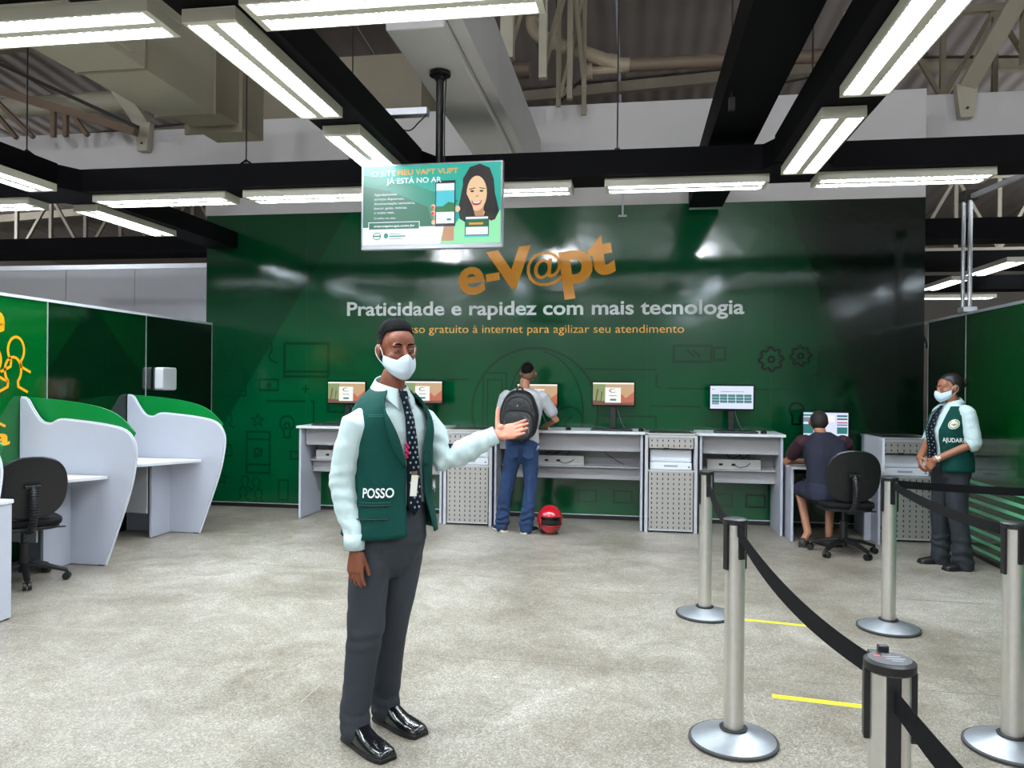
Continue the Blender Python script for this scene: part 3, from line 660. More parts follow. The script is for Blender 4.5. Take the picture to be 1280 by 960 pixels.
S = [(bx(0, 0, 100, 56), 0), ([(0, 12), (55, 12), (70, 30), (38, 42), (0, 50)], 12), ([(0, 12), (52, 12), (48, 26), (20, 38), (0, 42)], 1),
     (bx(0, 0, 100, 12.5), 2), ([(57, 0), (100, 0), (100, 22), (92, 28), (76, 26), (68, 14), (60, 4)], 6), ([(57, 0), (68, 0), (66, 9), (58, 6)], 6),
     ([(71, 17), (70, 24), (73, 34), (73, 45), (78, 53), (85, 55), (92, 52), (95, 44), (96, 32), (99, 22), (96, 16), (88, 15), (78, 14)], 4),
     ([(78, 12), (90, 12), (95, 18), (90, 22), (78, 22), (74, 18)], 5), (bx(80, 18, 88, 28), 14),
     (el(83, 34.5, 7.2, 12.2), 5), ([(75.5, 38), (77, 46), (82, 50), (88, 49), (91, 42), (91.5, 34), (94, 36), (93, 50), (86, 54), (78, 52), (74, 44)], 4),
     ([(77.5, 37.6), (82, 38.6), (82, 38), (78, 37)], 4), ([(84.8, 38.6), (89, 37.8), (89, 37.2), (85, 38)], 4), (el(79.8, 36, 1.4, .7, n=10), 4), (el(86.4, 36, 1.4, .7, n=10), 4),
     ([(82.4, 33), (84.4, 33), (83.8, 31.8), (82.8, 31.8)], 14), ([(79.2, 29.4), (83, 28.4), (87, 29.6), (85.6, 26.8), (83, 26), (80.4, 26.6)], 11), ([(80, 29), (83, 28.3), (86.2, 29.1), (85, 27.8), (83, 27.4), (81, 27.8)], 2),
     ([(71, 17), (76, 14), (82, 19), (80, 26), (76, 34), (73, 40), (70, 24)], 4), ([(99, 22), (94, 15), (88, 18), (90, 26), (93, 38), (96, 34)], 4),
     ([(58, 2), (67, 2), (67, 14), (60, 14)], 14), ([(52, 14), (56, 13), (57, 28), (52, 26)], 14), (el(52, 26, 1.8, 1.6, n=12), 5), (el(52, 21.5, 1.8, 1.6, n=12), 5), (el(52.5, 15, 1.8, 1.6, n=12), 5), (el(69.5, 24, 2, 2.2, n=12), 5),
     (el(51.6, 25.5, 1.3, 1.1, n=10), 10), (el(51.6, 21.2, 1.3, 1.1, n=10), 10), (bx(53.5, 12, 68, 44), 7), (bx(54.2, 14, 67.2, 42), 2), (bx(54.2, 22, 67.2, 37), 8), ([(54.2, 22), (67.2, 22), (67.2, 28), (63, 29), (59, 26), (54.2, 26)], 9), (bx(62, 16, 65, 17.4), 12),
     (bx(74.5, 4, 92, 5.2), 8), (bx(75, 5, 92, 18.5), 7), (bx(75.6, 5.6, 91.4, 18), 2), (bx(75.6, 11, 91.4, 16.5), 1), (bx(78, 12.6, 88, 14), 3), 
     (bx(4.6, 10.4, 42.4, 16), 2), (bx(5.1, 10.9, 41.9, 15.5), 1), (el(11, 6, 3, 2.6), 1), (el(11, 6, 2.5, 2.1), 2), (bx(8.5, 5.5, 13.5, 6.5), 12), (el(17.8, 6.2, 1.6, 1.9, n=12), 12),
     (bx(20.5, 7.2, 28, 7.7), 13), (bx(20.5, 5.4, 32, 6.2), 12), (bx(20.5, 3.8, 30, 4.3), 13)]
pic, off = picture(tv, 'screen', (0, -.0003, .033), (1, 0, 0), (0, 0, 1), [(U(p), m) for p, m in S], TVP)
def tvt(s, x, y, w_, h_, m, bold=0, rot=0): lettering(s, TVP[m], tv, (-sw / 2 + x / W_ * sw, -.0006 - off, .033 + y / H_ * sh), (1, 0, 0), (0, 0, 1), w=w_ / W_ * sw, h=h_ / H_ * sh, bold=bold, name='screen_text')
tvt('O SITE', 7, 48.3, 17.5, 3.8, 2, .012); tvt('MEU VAPT VUPT', 26, 48.7, 44, 3.8, 3, .012); tvt('JÁ ESTÁ NO AR', 18, 42.8, 40, 3.9, 2, .012)
for i, s in enumerate(('Agendamentos,', 'serviços disponíveis,', 'documentação necessária,', 'buscar guias, notícias', 'e muito mais.')): tvt(s, 9, 34.6 - i * 3.2, (17, 22, 30, 24, 15)[i], 1.7, 2)
tvt('Confira no site:', 9, 18, 16, 1.4, 2); tvt('meuvaptvupt.com.br', 9, 12.3, 30, 1.7, 2, .02); tvt('GOVERNO DO', 20.5, 7.2, 8, .5, 13); tvt('ESTADO DO CEARÁ', 20.5, 5.3, 12, .9, 12)
G().cyl((.03, .1, .45), (.03, .1, 1.27), .027, 16).to('pole', black_pl, tv, smooth=40)
G().cyl((.03, .1, 1.24), (.03, .1, 1.265), .075, 20).cyl((.03, .1, 1.21), (.03, .1, 1.24), .038, 16).to('ceiling_flange', black_pl, tv, smooth=40)
G().box(-.12, .08, .2, .18, .12, .55).to('wall_mount', black_pl, tv)
G().tube(cr([(.07, .1, .55), (.065, .1, .9), (.075, .1, 1.22)], 5), .005, 6).to('cable', black_pl, tv)
# ================================================================== KIOSK COUNTERS
def perf_panel(x0, x1, z0, z1, y, parent, nx=8, pz=.052, name='perforated_panel'):
    """solid steel sheet; flat dark quads paint the shade of its slots"""
    g = G(); W = x1 - x0; H = z1 - z0; nz = max(1, round(H / pz)); cw, ch = W / nx, H / nz; hw, hh = .010 / 2, .022 / 2
    g.box(x0, y, z0, x1, y + .002, z1)
    h = G()
    for i in range(nx):
        for j in range(nz):
            cx, cz = x0 + (i + .5) * cw, z0 + (j + .5) * ch
            h.add([V((cx + a, y - .0008, cz + b)) for a, b in ((-hw, -hh), (hw, -hh), (hw, hh), (-hw, hh))], [(0, 1, 2, 3)])
    o = g.to(name, perf, parent); tag(h.to('slot', dark_hole, o), kind='stuff')
    return o
def counter(label, xa, xb, sides=(1, 1), zt=1.045, tray=True):
    yf, yb = 8.20, 8.79; cx = (xa + xb) / 2
    t = thing('counter_desk', label, 'desk', (cx, yf, 0)); a, b = xa - cx, xb - cx; D = yb - yf
    G().box(a, -.04, zt - .028, b, D, zt).to('tabletop', [white_edge], t, bevel=.003)
    G().box(a + .06, .10, zt - .22, b - .03, .118, zt - .028).to('apron', inner_lam, t, bevel=.002)
    G().box(a + .06, .30, .50, b - .03, .318, .665).to('lower_board', inner_lam, t, bevel=.002)
    G().box(a + .06, .42, .64, b - .03, .438, zt - .03).to('back_board', inner_lam, t)
    G().box(a + .06, .22, .635, b - .03, .42, .65).to('cable_shelf', inner_lam, t)
    sl = G()
    for k in range(int((b - a - .2) / .045)):
        x = a + .12 + k * .045; sl.add([V((x, .2985, .628)), V((x + .022, .2985, .628)), V((x + .022, .2985, .642)), V((x, .2985, .642))], [(0, 1, 2, 3)])
    tag(sl.to('slot', dark_hole, t), kind='stuff')
    if sides[0]: G().box(a + .02, .0, .005, a + .045, D - .02, zt - .028).to('side_panel', white_lam, t, bevel=.002)
    if sides[1]: G().box(b - .045, .0, .005, b - .02, D - .02, zt - .028).to('side_panel', white_lam, t, bevel=.002)
    if tray:
        w0 = a + .12 if tray is True else a + tray
        p = G().box(w0, .24, .652, w0 + .55, .36, .755).to('power_box', mat('power strip box', (178, 178, 176), .4), t, bevel=.004)
        for k in range(2): G().box(w0 + .12 + k * .13, .2385, .69, w0 + .16 + k * .13, .24, .712).to('socket', dark_hole, p)
        G().tube(cr([(w0 + .28, .235, .70), (w0 + .33, .21, .675), (w0 + .40, .22, .69), (w0 + .44, .235, .72)], 5), .004, 6).to('plug_lead', black_pl, p)
        for k in range(6):
            x = a + .3 + random.uniform(0, b - a - .6); x2 = x + random.uniform(-.15, .12)
            G().tube(cr([(x, .40, zt - .05), (x + .03, .34, .80), (x2, .33, .73), (x2 + .12, .36, .66)], 5), .004, 6).to('cable', black_pl, t)
    return t
def kiosk_cabinet(label, xa, xb, dark=False, divider=False):
    cx = (xa + xb) / 2; a, b = xa - cx, xb - cx
    t = thing('printer_cabinet', label, 'cabinet', (cx, 8.18, 0))
    for x in (a, b - .035):
        G().box(x, 0, .0, x + .035, .05, 1.04).to('post', alu, t, bevel=.004)
        G().box(x, .05, .02, x + .012, .55, 1.02).to('side_panel', white_lam, t)
    G().box(a, .0, 1.015, b, .60, 1.035).to('top_panel', perf, t, bevel=.003); G().box(a + .035, .005, .99, b - .035, .03, 1.015).to('top_rail', alu, t)
    G().box(a + .05, .05, 1.035, b - .05, .5, 1.038).to('top_mat', black_pl, t)
    perf_panel(a + .045, b - .045, .88, .985, .01, t); perf_panel(a + .045, b - .045, .03, .635, .008, t)
    G().box(a + .035, .004, .635, b - .035, .012, .655).to('shelf_edge', alu, t)
    G().box(a + .036, .42, .1, b - .036, .43, 1.0).to('rear_panel', inner_lam, t)
    G().box(a + .036, .01, .64, b - .036, .42, .65).to('shelf', perf, t)
    G().box(a + .045, .006, .02, b - .045, .01, .035).to('bottom_rail', alu, t)
    G().box(a + .19, -.002, .87, a + .25, .006, .885).to('latch', black_pl, t)
    p = thing('desktop_printer', 'white printer inside the ' + label.split(',')[0], 'printer', (cx, 8.25, .651), group='printers in the perforated cabinets')
    pw = mat('printer white', (226, 230, 238), .3)
    hb = (b - a) / 2 - .055
    G().box(-hb, .0, 0, hb, .30, .075).to('paper_drawer', pw, p, bevel=.008); G().box(-hb, .03, .078, hb, .30, .21).to('printer_body', pw, p, bevel=.015)
    G().box(-.07, -.004, .03, .07, .0, .05).to('drawer_handle', mat('printer grey', (160, 165, 175), .4), p)
    G().box(-hb + .04, .015, .06, hb - .04, .05, .085).to('output_slot', mat('printer grey', (160, 165, 175), .4), p)
    G().cyl((hb - .03, -.003, .03), (hb - .03, .0, .03), .008, 8).to('button', black_pl, p)
    return t
counter('white counter desk at left, half hidden by the man in the green vest', -3.72, -2.03)
kiosk_cabinet('perforated metal cabinet under the outstretched hand, left of the man with the backpack', -2.03, -1.49)
counter('white counter desk where the man with the backpack stands', -1.49, .13, tray=.42)
kiosk_cabinet('perforated metal cabinet in the middle, right of the red helmet desk', .13, .67)
counter('white counter desk holding the monitor with the teal button grid', .67, 1.54, tray=.12)
kiosk_cabinet('perforated metal cabinet behind the standing woman', 2.42, 2.98)
# low desk
t = thing('low_desk', 'low white desk where the seated man works', 'desk', (2.0, 7.92, 0))
G().box(-.45, 0, .722, .412, .86, .75).to('tabletop', white_edge, t, bevel=.003)
G().box(.36, .03, .005, .385, .84, .722).to('side_panel', white_lam, t, bevel=.002); G().box(-.45, .03, .005, -.425, .84, .722).to('side_panel', white_lam, t, bevel=.002)
G().box(.30, .25, .005, .36, .30, .722).to('inner_leg', white_lam, t)
G().box(.385, .0, .751, .41, .60, 1.045).to('divider_panel', partwhite, t, bevel=.002)
G().box(-.42, .55, .42, .30, .57, .62).to('modesty_board', mat('dim board', (120, 120, 122), .5), t)
G().box(-.42, .35, .48, .30, .55, .495).to('equipment_shelf', black_pl, t)
p = G().box(-.25, .36, .496, .2, .5, .58).to('power_box', mat('power strip box', (178, 178, 176), .4), t, bevel=.004)
# monitors
GR = [neon('mon white', (215, 222, 248), 1.0), neon('mon teal', (20, 120, 118), .85), neon('mon text', (120, 140, 150), .8), neon('mon rust', (196, 96, 62), .85), neon('mon olive', (140, 160, 96), .8), neon('mon sand', (206, 168, 122), .85), neon('mon paper', (240, 240, 236), 1.0), neon('mon brown', (120, 70, 46), .7), neon('mon black', (20, 24, 30), .5), neon('mon red', (200, 50, 50), .8)]
def scr_home(w_, h_):
    f = lambda P: [(-w_ / 2 + x * w_, y * h_) for x, y in P]
    S = [(bx(0, 0, 1, 1), 5), ([(0, 0), (.3, 0), (.34, .5), (.3, .93), (0, .93)], 4), ([(0, 0), (1, 0), (1, .25), (.7, .3), (.4, .15), (0, .2)], 7), ([(.62, .1), (1, .12), (1, .6), (.8, .3), (.7, .5)], 3), ([(.05, .1), (.08, .1), (.14, .7), (.1, .72)], 7), ([(.18, .1), (.2, .1), (.24, .6), (.21, .6)], 7), (bx(0, .93, 1, 1), 6),
         (bx(.3, .1, .68, .78), 6), (el(.49, .64, .09, .09, 60, 330, 14), 8), (el(.50, .64, .075, .07), 6), (bx(.40, .40, .58, .43), 2), (bx(.42, .19, .57, .27), 9), (bx(.42, .19, .57, .27), 1)]
    return [(f(p), m) for p, m in S]
def scr_grid(w_, h_):
    f = lambda P: [(-w_ / 2 + x * w_, y * h_) for x, y in P]
    S = [(bx(0, 0, 1, 1), 0), (bx(.04, .84, .1, .87), 9), (bx(.25, .74, .78, .76), 2)]
    for r in range(3):
        for c in range(5): S.append((bx(.04 + c * .187, .52 - r * .13, .21 + c * .187, .63 - r * .13), 1)); S.append((bx(.07 + c * .187, .57 - r * .13, .17 + c * .187, .585 - r * .13), 2))
    S.append((bx(.04, .19, .2, .24), 1)); return [(f(p), m) for p, m in S]
def scr_web(w_, h_):
    f = lambda P: [(-w_ / 2 + x * w_, y * h_) for x, y in P]
    S = [(bx(0, 0, 1, 1), 0), (bx(0, .85, .22, .93), 1), (bx(0, .6, .22, .8), 2), (bx(0, .1, .22, .5), 1), (bx(.75, .82, .98, .9), 1), (bx(.75, .70, .98, .76), 8), (bx(.75, .55, .98, .6), 9), (bx(.75, .45, .98, .5), 1), (bx(.75, .1, .98, .38), 1), (bx(.3, .6, .7, .9), 6)]
    return [(f(p), m) for p, m in S]
def monitor(label, x, z, zc, scr, wd=.47, ht=.275, y=8.52, arm=False):
    t = thing('computer_monitor', label, 'monitor', (x, y, z)); b = zc - z - ht / 2
    G().box(-wd / 2, 0, b, wd / 2, .03, b + ht).to('casing', black_gloss, t, bevel=.004)
    picture(t, 'screen', (0, -.0003, b + .018), (1, 0, 0), (0, 0, 1), scr(wd - .024, ht - .032), GR)
    G().box(-.03, .03, .012, .03, .055, b + ht * .6).to('stand_neck', black_pl, t, bevel=.004)
    G().box(-.11, -.06, 0, .11, .12, .012).to('stand_base', black_pl, t, bevel=.004)
    G().tube(cr([(.04, .05, b + .05), (.05, .06, b - .05), (.12, .04, .02), (.2, .02, .006)], 5), .004, 6).to('cable', mat('grey cable', (90, 92, 95), .6), t)
    return t
monitor('monitor at far left of the counters, left edge visible beside the shirt sleeve', -3.27, 1.046, 1.415, scr_home)
monitor('monitor whose orange-red right part shows beside the green vest', -2.36, 1.046, 1.43, scr_home)
monitor('monitor mostly hidden behind the man with the backpack', -1.05, 1.046, 1.41, scr_home)
monitor('monitor showing a brown picture with a white login box', -.21, 1.046, 1.435, scr_home)
monitor('monitor showing rows of teal buttons on white', 1.045, 1.046, 1.41, scr_grid)
monitor('low monitor in front of the seated man', 2.0, .751, 1.14, scr_web, y=8.5)
def keyboard(label, x, z, y=8.3):
    t = thing('keyboard', label, 'keyboard', (x, y, z)); G().box(-.22, -.07, 0, .22, .07, .018).to('keyboard_case', black_pl, t, bevel=.004)
    k = G()
    for r in range(5):
        for c in range(18): k.box(-.205 + c * .023, -.058 + r * .024, .018, -.186 + c * .023, -.038 + r * .024, .024)
    tag(k.to('keys', black_pl, t), kind='stuff'); G().tube([(-.1, .07, .01), (-.1, .085, .004), (-.15, .10, .004)], .003, 6).to('cable', black_pl, t)
def mouse(label, x, z, y=8.28):
    t = thing('computer_mouse', label, 'mouse', (x, y, z)); G().ball((0, 0, .008), (.032, .055, .026), 14, 8).to('mouse_shell', black_gloss, t, smooth=180)
    G().ball((0, -.03, .031), (.004, .01, .005), 8, 6).to('scroll_wheel', rod_m, t, smooth=180)
for x, l in ((-3.35, 'black keyboard at the far left counter'), (-2.45, 'black keyboard on the counter beside the green vest'), (-.22, 'black keyboard under the monitor with the login box'), (1.06, 'black keyboard under the monitor with teal buttons')): keyboard(l, x, 1.046)
for x, l in ((-2.85, 'black mouse between the two left monitors'), (.09, 'black mouse right of the keyboard with the login box monitor'), (-.68, 'black mouse beside the hand of the man with the backpack'), (1.34, 'black mouse at the right end of the counter with teal buttons')): mouse(l, x, 1.046)
keyboard('black keyboard on the low desk', 1.95, .751, 8.2)
t = thing('paper_sheet', 'white paper lying on the counter beside the middle keyboard', 'paper', (-.42, 8.26, 1.0465)); G().box(-.1, -.07, 0, .1, .07, .002).to('sheet', white_edge, t)

# ================================================================== LEFT BOOTHS
def booth(label, y0, lab2=None, front=True):
    t = thing('service_booth', label, 'booth', (LXP + .006, y0, 0))
    top = cr([(.0, 1.38), (.06, 1.37), (.12, 1.28), (.20, 1.185), (.29, 1.165), (.38, 1.20), (.55, 1.19), (.78, 1.165), (.95, 1.13), (1.03, 1.07), (1.07, .96), (1.055, .80), (1.01, .60), (.90, .28), (.80, .005)], 5)
    out = [(.0, .005)] + [(p[0], p[1]) for p in top]
    G().prism(out[::-1], XZ, 0, .025).to('side_panel', white_lam, t, bevel=.003)
    e = G(); P = [V((p[0], .0125, p[1])) for p in top]
    for i in range(len(P) - 1): e.bar(P[i], P[i + 1], .030, .006, ref=V((0, 1, 0)))
    e.to('edge_band', white_edge, t)
    gt = cr([(.0, 1.385), (.10, 1.38), (.35, 1.36), (.60, 1.325), (.78, 1.275), (.90, 1.20), (1.0, 1.10)], 5)
    G().prism([(.0, 1.0)] + [(.95, 1.0)] + [(p[0], p[1]) for p in gt][::-1], XZ, .10, .115).to('green_screen', green_lam, t, bevel=.002)
    G().box(0, .026, .9, .9, .10, .92).to('spacer', white_lam, t)
    # worktop and legs in front of the panel
    G().prism([(0, -.02), (0, -.75), (.28, -.75), (.55, -.55), (.84, -.02)], XY, .722, .75).to('worktop', white_edge, t, bevel=.003)
    G().box(.46, -.30, .005, .485, -.0, .722).to('leg_panel', white_lam, t, bevel=.002)
    G().box(.02, -.36, .25, .47, -.34, .722).to('modesty_board', inner_lam, t)
    G().box(.74, .0, 0, .79, .03, .008).to('foot', black_pl, t)
    return t
booth('nearer white curved booth divider with green top, behind the office chair', 5.80)
booth('farther white curved booth divider with green top, below the paper towel dispenser', 7.20)
booth('white curved booth divider cut by the left edge of the picture', 4.42)
t = thing('service_desk', 'white desk block in the lower left corner', 'desk', (-3.94, 4.44, 0))
G().box(-.31, -.55, .01, 0, -.03, .745).to('desk_block', white_lam, t, bevel=.003); G().box(-.32, -.56, .745, .01, -.025, .77).to('desk_top', white_edge, t, bevel=.003)
G().box(-.08, -.06, 0, -.01, -.035, .012).to('foot', black_pl, t)
mouse('black mouse on the booth worktop behind the office chair', -4.86, .751, 5.35); mouse('black mouse on the farther booth worktop', -4.72, .751, 6.72)
# towel dispenser
t = thing('paper_towel_dispenser', 'white paper towel dispenser mounted on the left green partition', 'dispenser', (LXP, 7.73, 1.43))
G().box(0, -.09, .0, .02, .10, .25).to('back_plate', mat('smoked plate', (60, 66, 64), .3), t)
G().prism(rounded(-.10, .0, .16, .25, .03), YZ, .02, .12).to('cover', white_edge, t, bevel=.012)
G().box(.03, -.08, -.006, .10, .14, .004).to('outlet', dark_hole, t)
# ================================================================== OFFICE CHAIRS
def office_chair(label, loc, rz, leg0=0, back=(.24, .235)):
    t = thing('office_chair', label, 'chair', loc, rz)
    hub = G().cyl((0, 0, .08), (0, 0, .20), .035, 16).to('hub', black_pl, t, smooth=40)
    for k in range(5):
        a = leg0 + 2 * PI * k / 5; c, s = math.cos(a), math.sin(a)
        l = G().tube([(.02 * c, .02 * s, .13), (.16 * c, .16 * s, .115), (.29 * c, .29 * s, .075)], [(.03, .022), (.026, .018), (.02, .014)], 10, e=3).to('leg', black_pl, t, smooth=40)
        px, py = .29 * c, .29 * s; g = G()
        for sg in (-1, 1): g.cyl((px - s * .006 * sg, py + c * .006 * sg, .03), (px - s * .028 * sg, py + c * .028 * sg, .03), .028, 14)
        g.cyl((px, py, .03), (px, py, .075), .012, 8); g.to('caster', black_pl, t, smooth=40)
    G().cyl((0, 0, .2), (0, 0, .42), .02, 14).to('gas_lift', black_gloss, t, smooth=40)
    G().tube([(0, 0, .18), (0, 0, .30)], .032, 14).to('lift_cover', black_pl, t, smooth=40)
    g = G(); pr = rounded(-.235, -.22, .235, .22, .13, 8)
    g.prism(pr, XY, .44, .50); g.to('seat', black_uph, t, bevel=.022, smooth=50)
    G().prism([(a * .93, b * .93) for a, b in pr], XY, .415, .44).to('seat_pan', black_pl, t, bevel=.006)
    # back: curved shell facing -y ; back of chair at +y
    bo = [(back[0] * math.copysign(abs(math.cos(q)) ** .75, math.cos(q)), .74 + back[1] * math.copysign(abs(math.sin(q)) ** .85, math.sin(q))) for q in [2 * PI * i / 36 for i in range(36)]]
    def cv(p): return V((p.x, p.y - .35 * p.x * p.x * 1.2 + .04 * math.sin((p.z - .74) * 5), p.z))
    def shell(y0, y1, sc_):
        g = G(); rings = []
        for yy, q in ((y0, .96), ((y0 + y1) / 2, 1.0), (y1, .96)): rings.append([cv(V((a * q * sc_, yy, .74 + (b - .74) * q * sc_))) for a, b in bo])
        n = 36; g.add(sum(rings, []), [(i * n + j, (i + 1) * n + j, (i + 1) * n + (j + 1) % n, i * n + (j + 1) % n) for i in range(2) for j in range(n)])
        for yy, flip in ((y0, 0), (y1, 1)):
            for q0, q1 in ((.96, .7), (.7, .4), (.4, .12)):
                a = [cv(V((p[0] * q0 * sc_, yy + (.012 if not flip else .0) * (0 if q0 > .9 else -1), .74 + (p[1] - .74) * q0 * sc_))) for p in bo]; b = [cv(V((p[0] * q1 * sc_, yy - (.012 if not flip else 0), .74 + (p[1] - .74) * q1 * sc_))) for p in bo]
                g.add(a + b, [((j, (j + 1) % n, n + (j + 1) % n, n + j) if not flip else (j, n + j, n + (j + 1) % n, (j + 1) % n)) for j in range(n)])
            g.add([cv(V((p[0] * .12 * sc_, yy - (.012 if not flip else 0), .74 + (p[1] - .74) * .12 * sc_))) for p in bo], [tuple(range(n)) if flip else tuple(range(n))[::-1]])
        return g
    shell(.20, .245, .97).to('backrest', black_uph, t, smooth=50); shell(.246, .262, 1.0).to('back_shell', mat('black shell', (10, 11, 15), .38), t, smooth=50)
    G().box(-.055, .262, .735, .055, .30, .765).to('back_bracket', black_pl, t, bevel=.006)
    P = cr([(0, .29, .75), (0, .32, .66), (0, .32, .55), (0, .27, .45), (0, .14, .41), (0, 0, .41)], 6)
    G().tube(P, .018, 12).to('back_support', black_pl, t, smooth=40)
    b = G(); n = 0
    for i in range(2, 25):
        p, q = P[i], P[i + 1]; d = (q - p).normalized(); b.cyl(p, p + d * .011, .029, 14)
    tag(b.to('bellows', mat('bellows rubber', (34, 34, 38), .45), t, smooth=40), kind='stuff')
    G().cyl((-.12, .05, .405), (-.27, .05, .40), .007, 8).to('lever', black_pl, t)
    return t
office_chair('empty black office chair at the left booth', (-4.56, 5.22, 0), R(-128), .2)
office_chair('black office chair of the seated man, seen from behind', (1.93, 7.50, 0), R(184), -.5)

# ================================================================== STANCHIONS
def stanchion(label, x, y, slots=0.0, rb=.19):
    t = thing('queue_post', label, 'queue post', (x, y, 0))
    G().lathe([(rb - .004, 0), (rb, .006), (rb, .014), (rb - .006, .018)], n=48).to('rubber_ring', mat('dirty rubber', (60, 60, 60), .7, var=.3, vscale=30), t, smooth=40)
    G().lathe([(rb - .006, .016), (rb - .03, .026), (.12, .040), (.075, .052), (.058, .058), (.05, .060)], n=48).to('base', chrome_base, t, smooth=40)
    G().lathe([(.058, .058), (.060, .064), (.045, .066)], n=32).to('collar', rod_m, t, smooth=40)
    G().cyl((0, 0, .06), (0, 0, .955), .0425, 32).to('pole', chrome, t, smooth=40)
    G().lathe([(.045, .945), (.052, .950), (.052, .966), (.046, .970)], n=32).to('cap', black_pl, t, smooth=40)
    for k in range(4):
        a = slots + k * PI / 2; M = Matrix.Rotation(a, 4, 'Z')
        g = G(); ln = .20 if k % 2 == 0 else .15
        g.box(.040, -.014, .95 - ln, .052, .014, .95, M=M); g.to('belt_slot', black_pl, t, bevel=.002)
    return t
def belt(t, p0, p1, sag=.03, ht=.048):
    """p0, p1 world xy + height; child of the post it is pulled from"""
    o = t.location; p0 = V(p0) - o; p1 = V(p1) - o; g = G(); n = 24; vs = []
    d = (p1 - p0); nn = V((-d.y, d.x, 0)).normalized()
    for i in range(n + 1):
        u = i / n; p = p0.lerp(p1, u) - V((0, 0, sag * 4 * u * (1 - u))); tl = .15 * math.sin(u * PI) * .05
        for s in (-1, 1): vs.append(p + V((0, 0, s * ht / 2)) + nn * (tl * s))
    g.add(vs, [(2 * i, 2 * i + 2, 2 * i + 3, 2 * i + 1) for i in range(n)])
    g.to('belt', black_fab, t, solid=.0022)
    e = G().box(-.010, -.010, -.03, .010, .010, .03).to('belt_clip', black_pl, t, loc=tuple(p1 - d.normalized() * .045))
s1 = stanchion('steel queue post farthest back, in front of the right counter desk', .49, 5.32, .3)
s2 = stanchion('steel queue post with a scuffed round base, front left of the queue', .445, 3.46, .5)
s3 = stanchion('steel queue post in front of the seated man and woman', 1.625, 5.24, .1)
s4 = stanchion('steel queue post at the right edge of the picture', 1.62, 3.60, .2)
s5 = stanchion('nearest queue post, seen from above with its printed black cap', .545, 1.745, R(-97))
s6 = stanchion('steel queue post outside the picture beside the viewer', .60, .50, R(90))
bz = .925
def towards(a, b, r=.05): d = (V(b.location) - V(a.location)); d.z = 0; d.normalize(); return V(a.location) + d * r + V((0, 0, bz))
belt(s1, towards(s1, s2), towards(s2, s1), .06); belt(s2, towards(s2, s5), towards(s5, s2), .055)
belt(s3, towards(s3, s4), towards(s4, s3), .03)
belt(s5, V((.540, 1.692, .90)), V((.595, .555, .91)), .03)
far = V((3.0, 5.05, bz)); dd = (far - V(s3.location)); dd.z = 0; dd.normalize()
belt(s3, V(s3.location) + dd * .05 + V((0, 0, bz)), far, .015); belt(s4, V(s4.location) + V((.05, 0, bz)), V((3.07, 3.35, bz)), .03)
g = G(); g.lathe([(.043, .9702), (.043, .9712)], n=28); g.to('cap_disc', mat('cap print', (52, 52, 58), .3), s5)
G().box(-.028, .008, .9712, -.016, .018, .9718).to('cap_mark', mat('red print', (200, 60, 70), .4), s5)
for a in ((-.012, .010, .024, .013), (-.008, -.004, .030, -.001), (.0, -.016, .022, -.014), (-.010, .022, .008, .024)): G().box(a[0], a[1], .9712, a[2], a[3], .9717).to('cap_mark', mat('pale print', (170, 172, 176), .4), s5)
G().box(-.012, .036, .966, .010, .052, .985).to('lock_tab', black_pl, s5, bevel=.002)
# tapes on the floor
for lb, a, b, wd in (('thin yellow tape line on the floor beyond the front queue post', (.72, 5.27), (1.22, 5.19), .035), ('yellow tape line on the floor left of the nearest queue post', (.70, 4.00), (1.22, 3.93), .045)):
    t = thing('floor_tape', lb, 'tape', (a[0], a[1], 0)); G().bar((0, 0, .0008), (b[0] - a[0], b[1] - a[1], .0008), wd, .0014).to('tape_strip', yellow_t, t)
# ================================================================== HELMET
t = thing('motorcycle_helmet', 'glossy red full-face helmet on the floor beside the man in jeans', 'helmet', (-.83, 7.90, 0), R(14))
red = mat('helmet red', (176, 14, 30), .12, coat=.8); 
def helm(u, v, k=1.0):
    a = 2 * PI * u; ph = PI * v; r = (.128 * k, .15 * k, .145 * k)
    x = r[0] * math.sin(ph) * math.cos(a); y = r[1] * math.sin(ph) * math.sin(a); z = .148 + r[2] * math.cos(ph)
    if z < .148: x *= 1 - .10 * ((.148 - z) / .148) ** 2
    if y < 0 and z < .11: y *= 1.10
    return V((x, y, max(z, .012)))
g = G(); nu, nv = 48, 28; P = [[helm(i / nu, (j + .5) / nv) for i in range(nu)] for j in range(nv)]
vs = sum(P, []); fs = []
for j in range(nv - 1):
    for i in range(nu):
        q = [j * nu + i, j * nu + (i + 1) % nu, (j + 1) * nu + (i + 1) % nu, (j + 1) * nu + i]; c = sum((vs[k] for k in q), V()) / 4
        if c.y < -.03 and .105 < c.z < .185 and abs(c.x) < .105: continue
        fs.append(tuple(q)[::-1])
fs.append(tuple(range(nu))); g.add(vs, fs); g.to('shell', red, t, smooth=60, solid=.008)
G().ball((0, 0, .145), (.112, .132, .125), 24, 14).to('lining', dark_hole, t, smooth=180)
g = G(); g.grid(lambda u, v: helm(.58 + .34 * u, .42 + .16 * v, .985), 16, 6); g.to('visor', mat('dark visor', (8, 8, 10), .05), t, smooth=60)
G().tube([helm(.56 + .38 * i / 14, .615, 1.01) for i in range(15)], .006, 8).to('visor_seal', black_pl, t, smooth=60)
G().box(.02, -.176, .060, .07, -.160, .075).to('vent', black_pl, t, bevel=.003); G().box(-.085, -.02, .0, .085, .12, .018).to('base_rim', black_pl, t, bevel=.006)
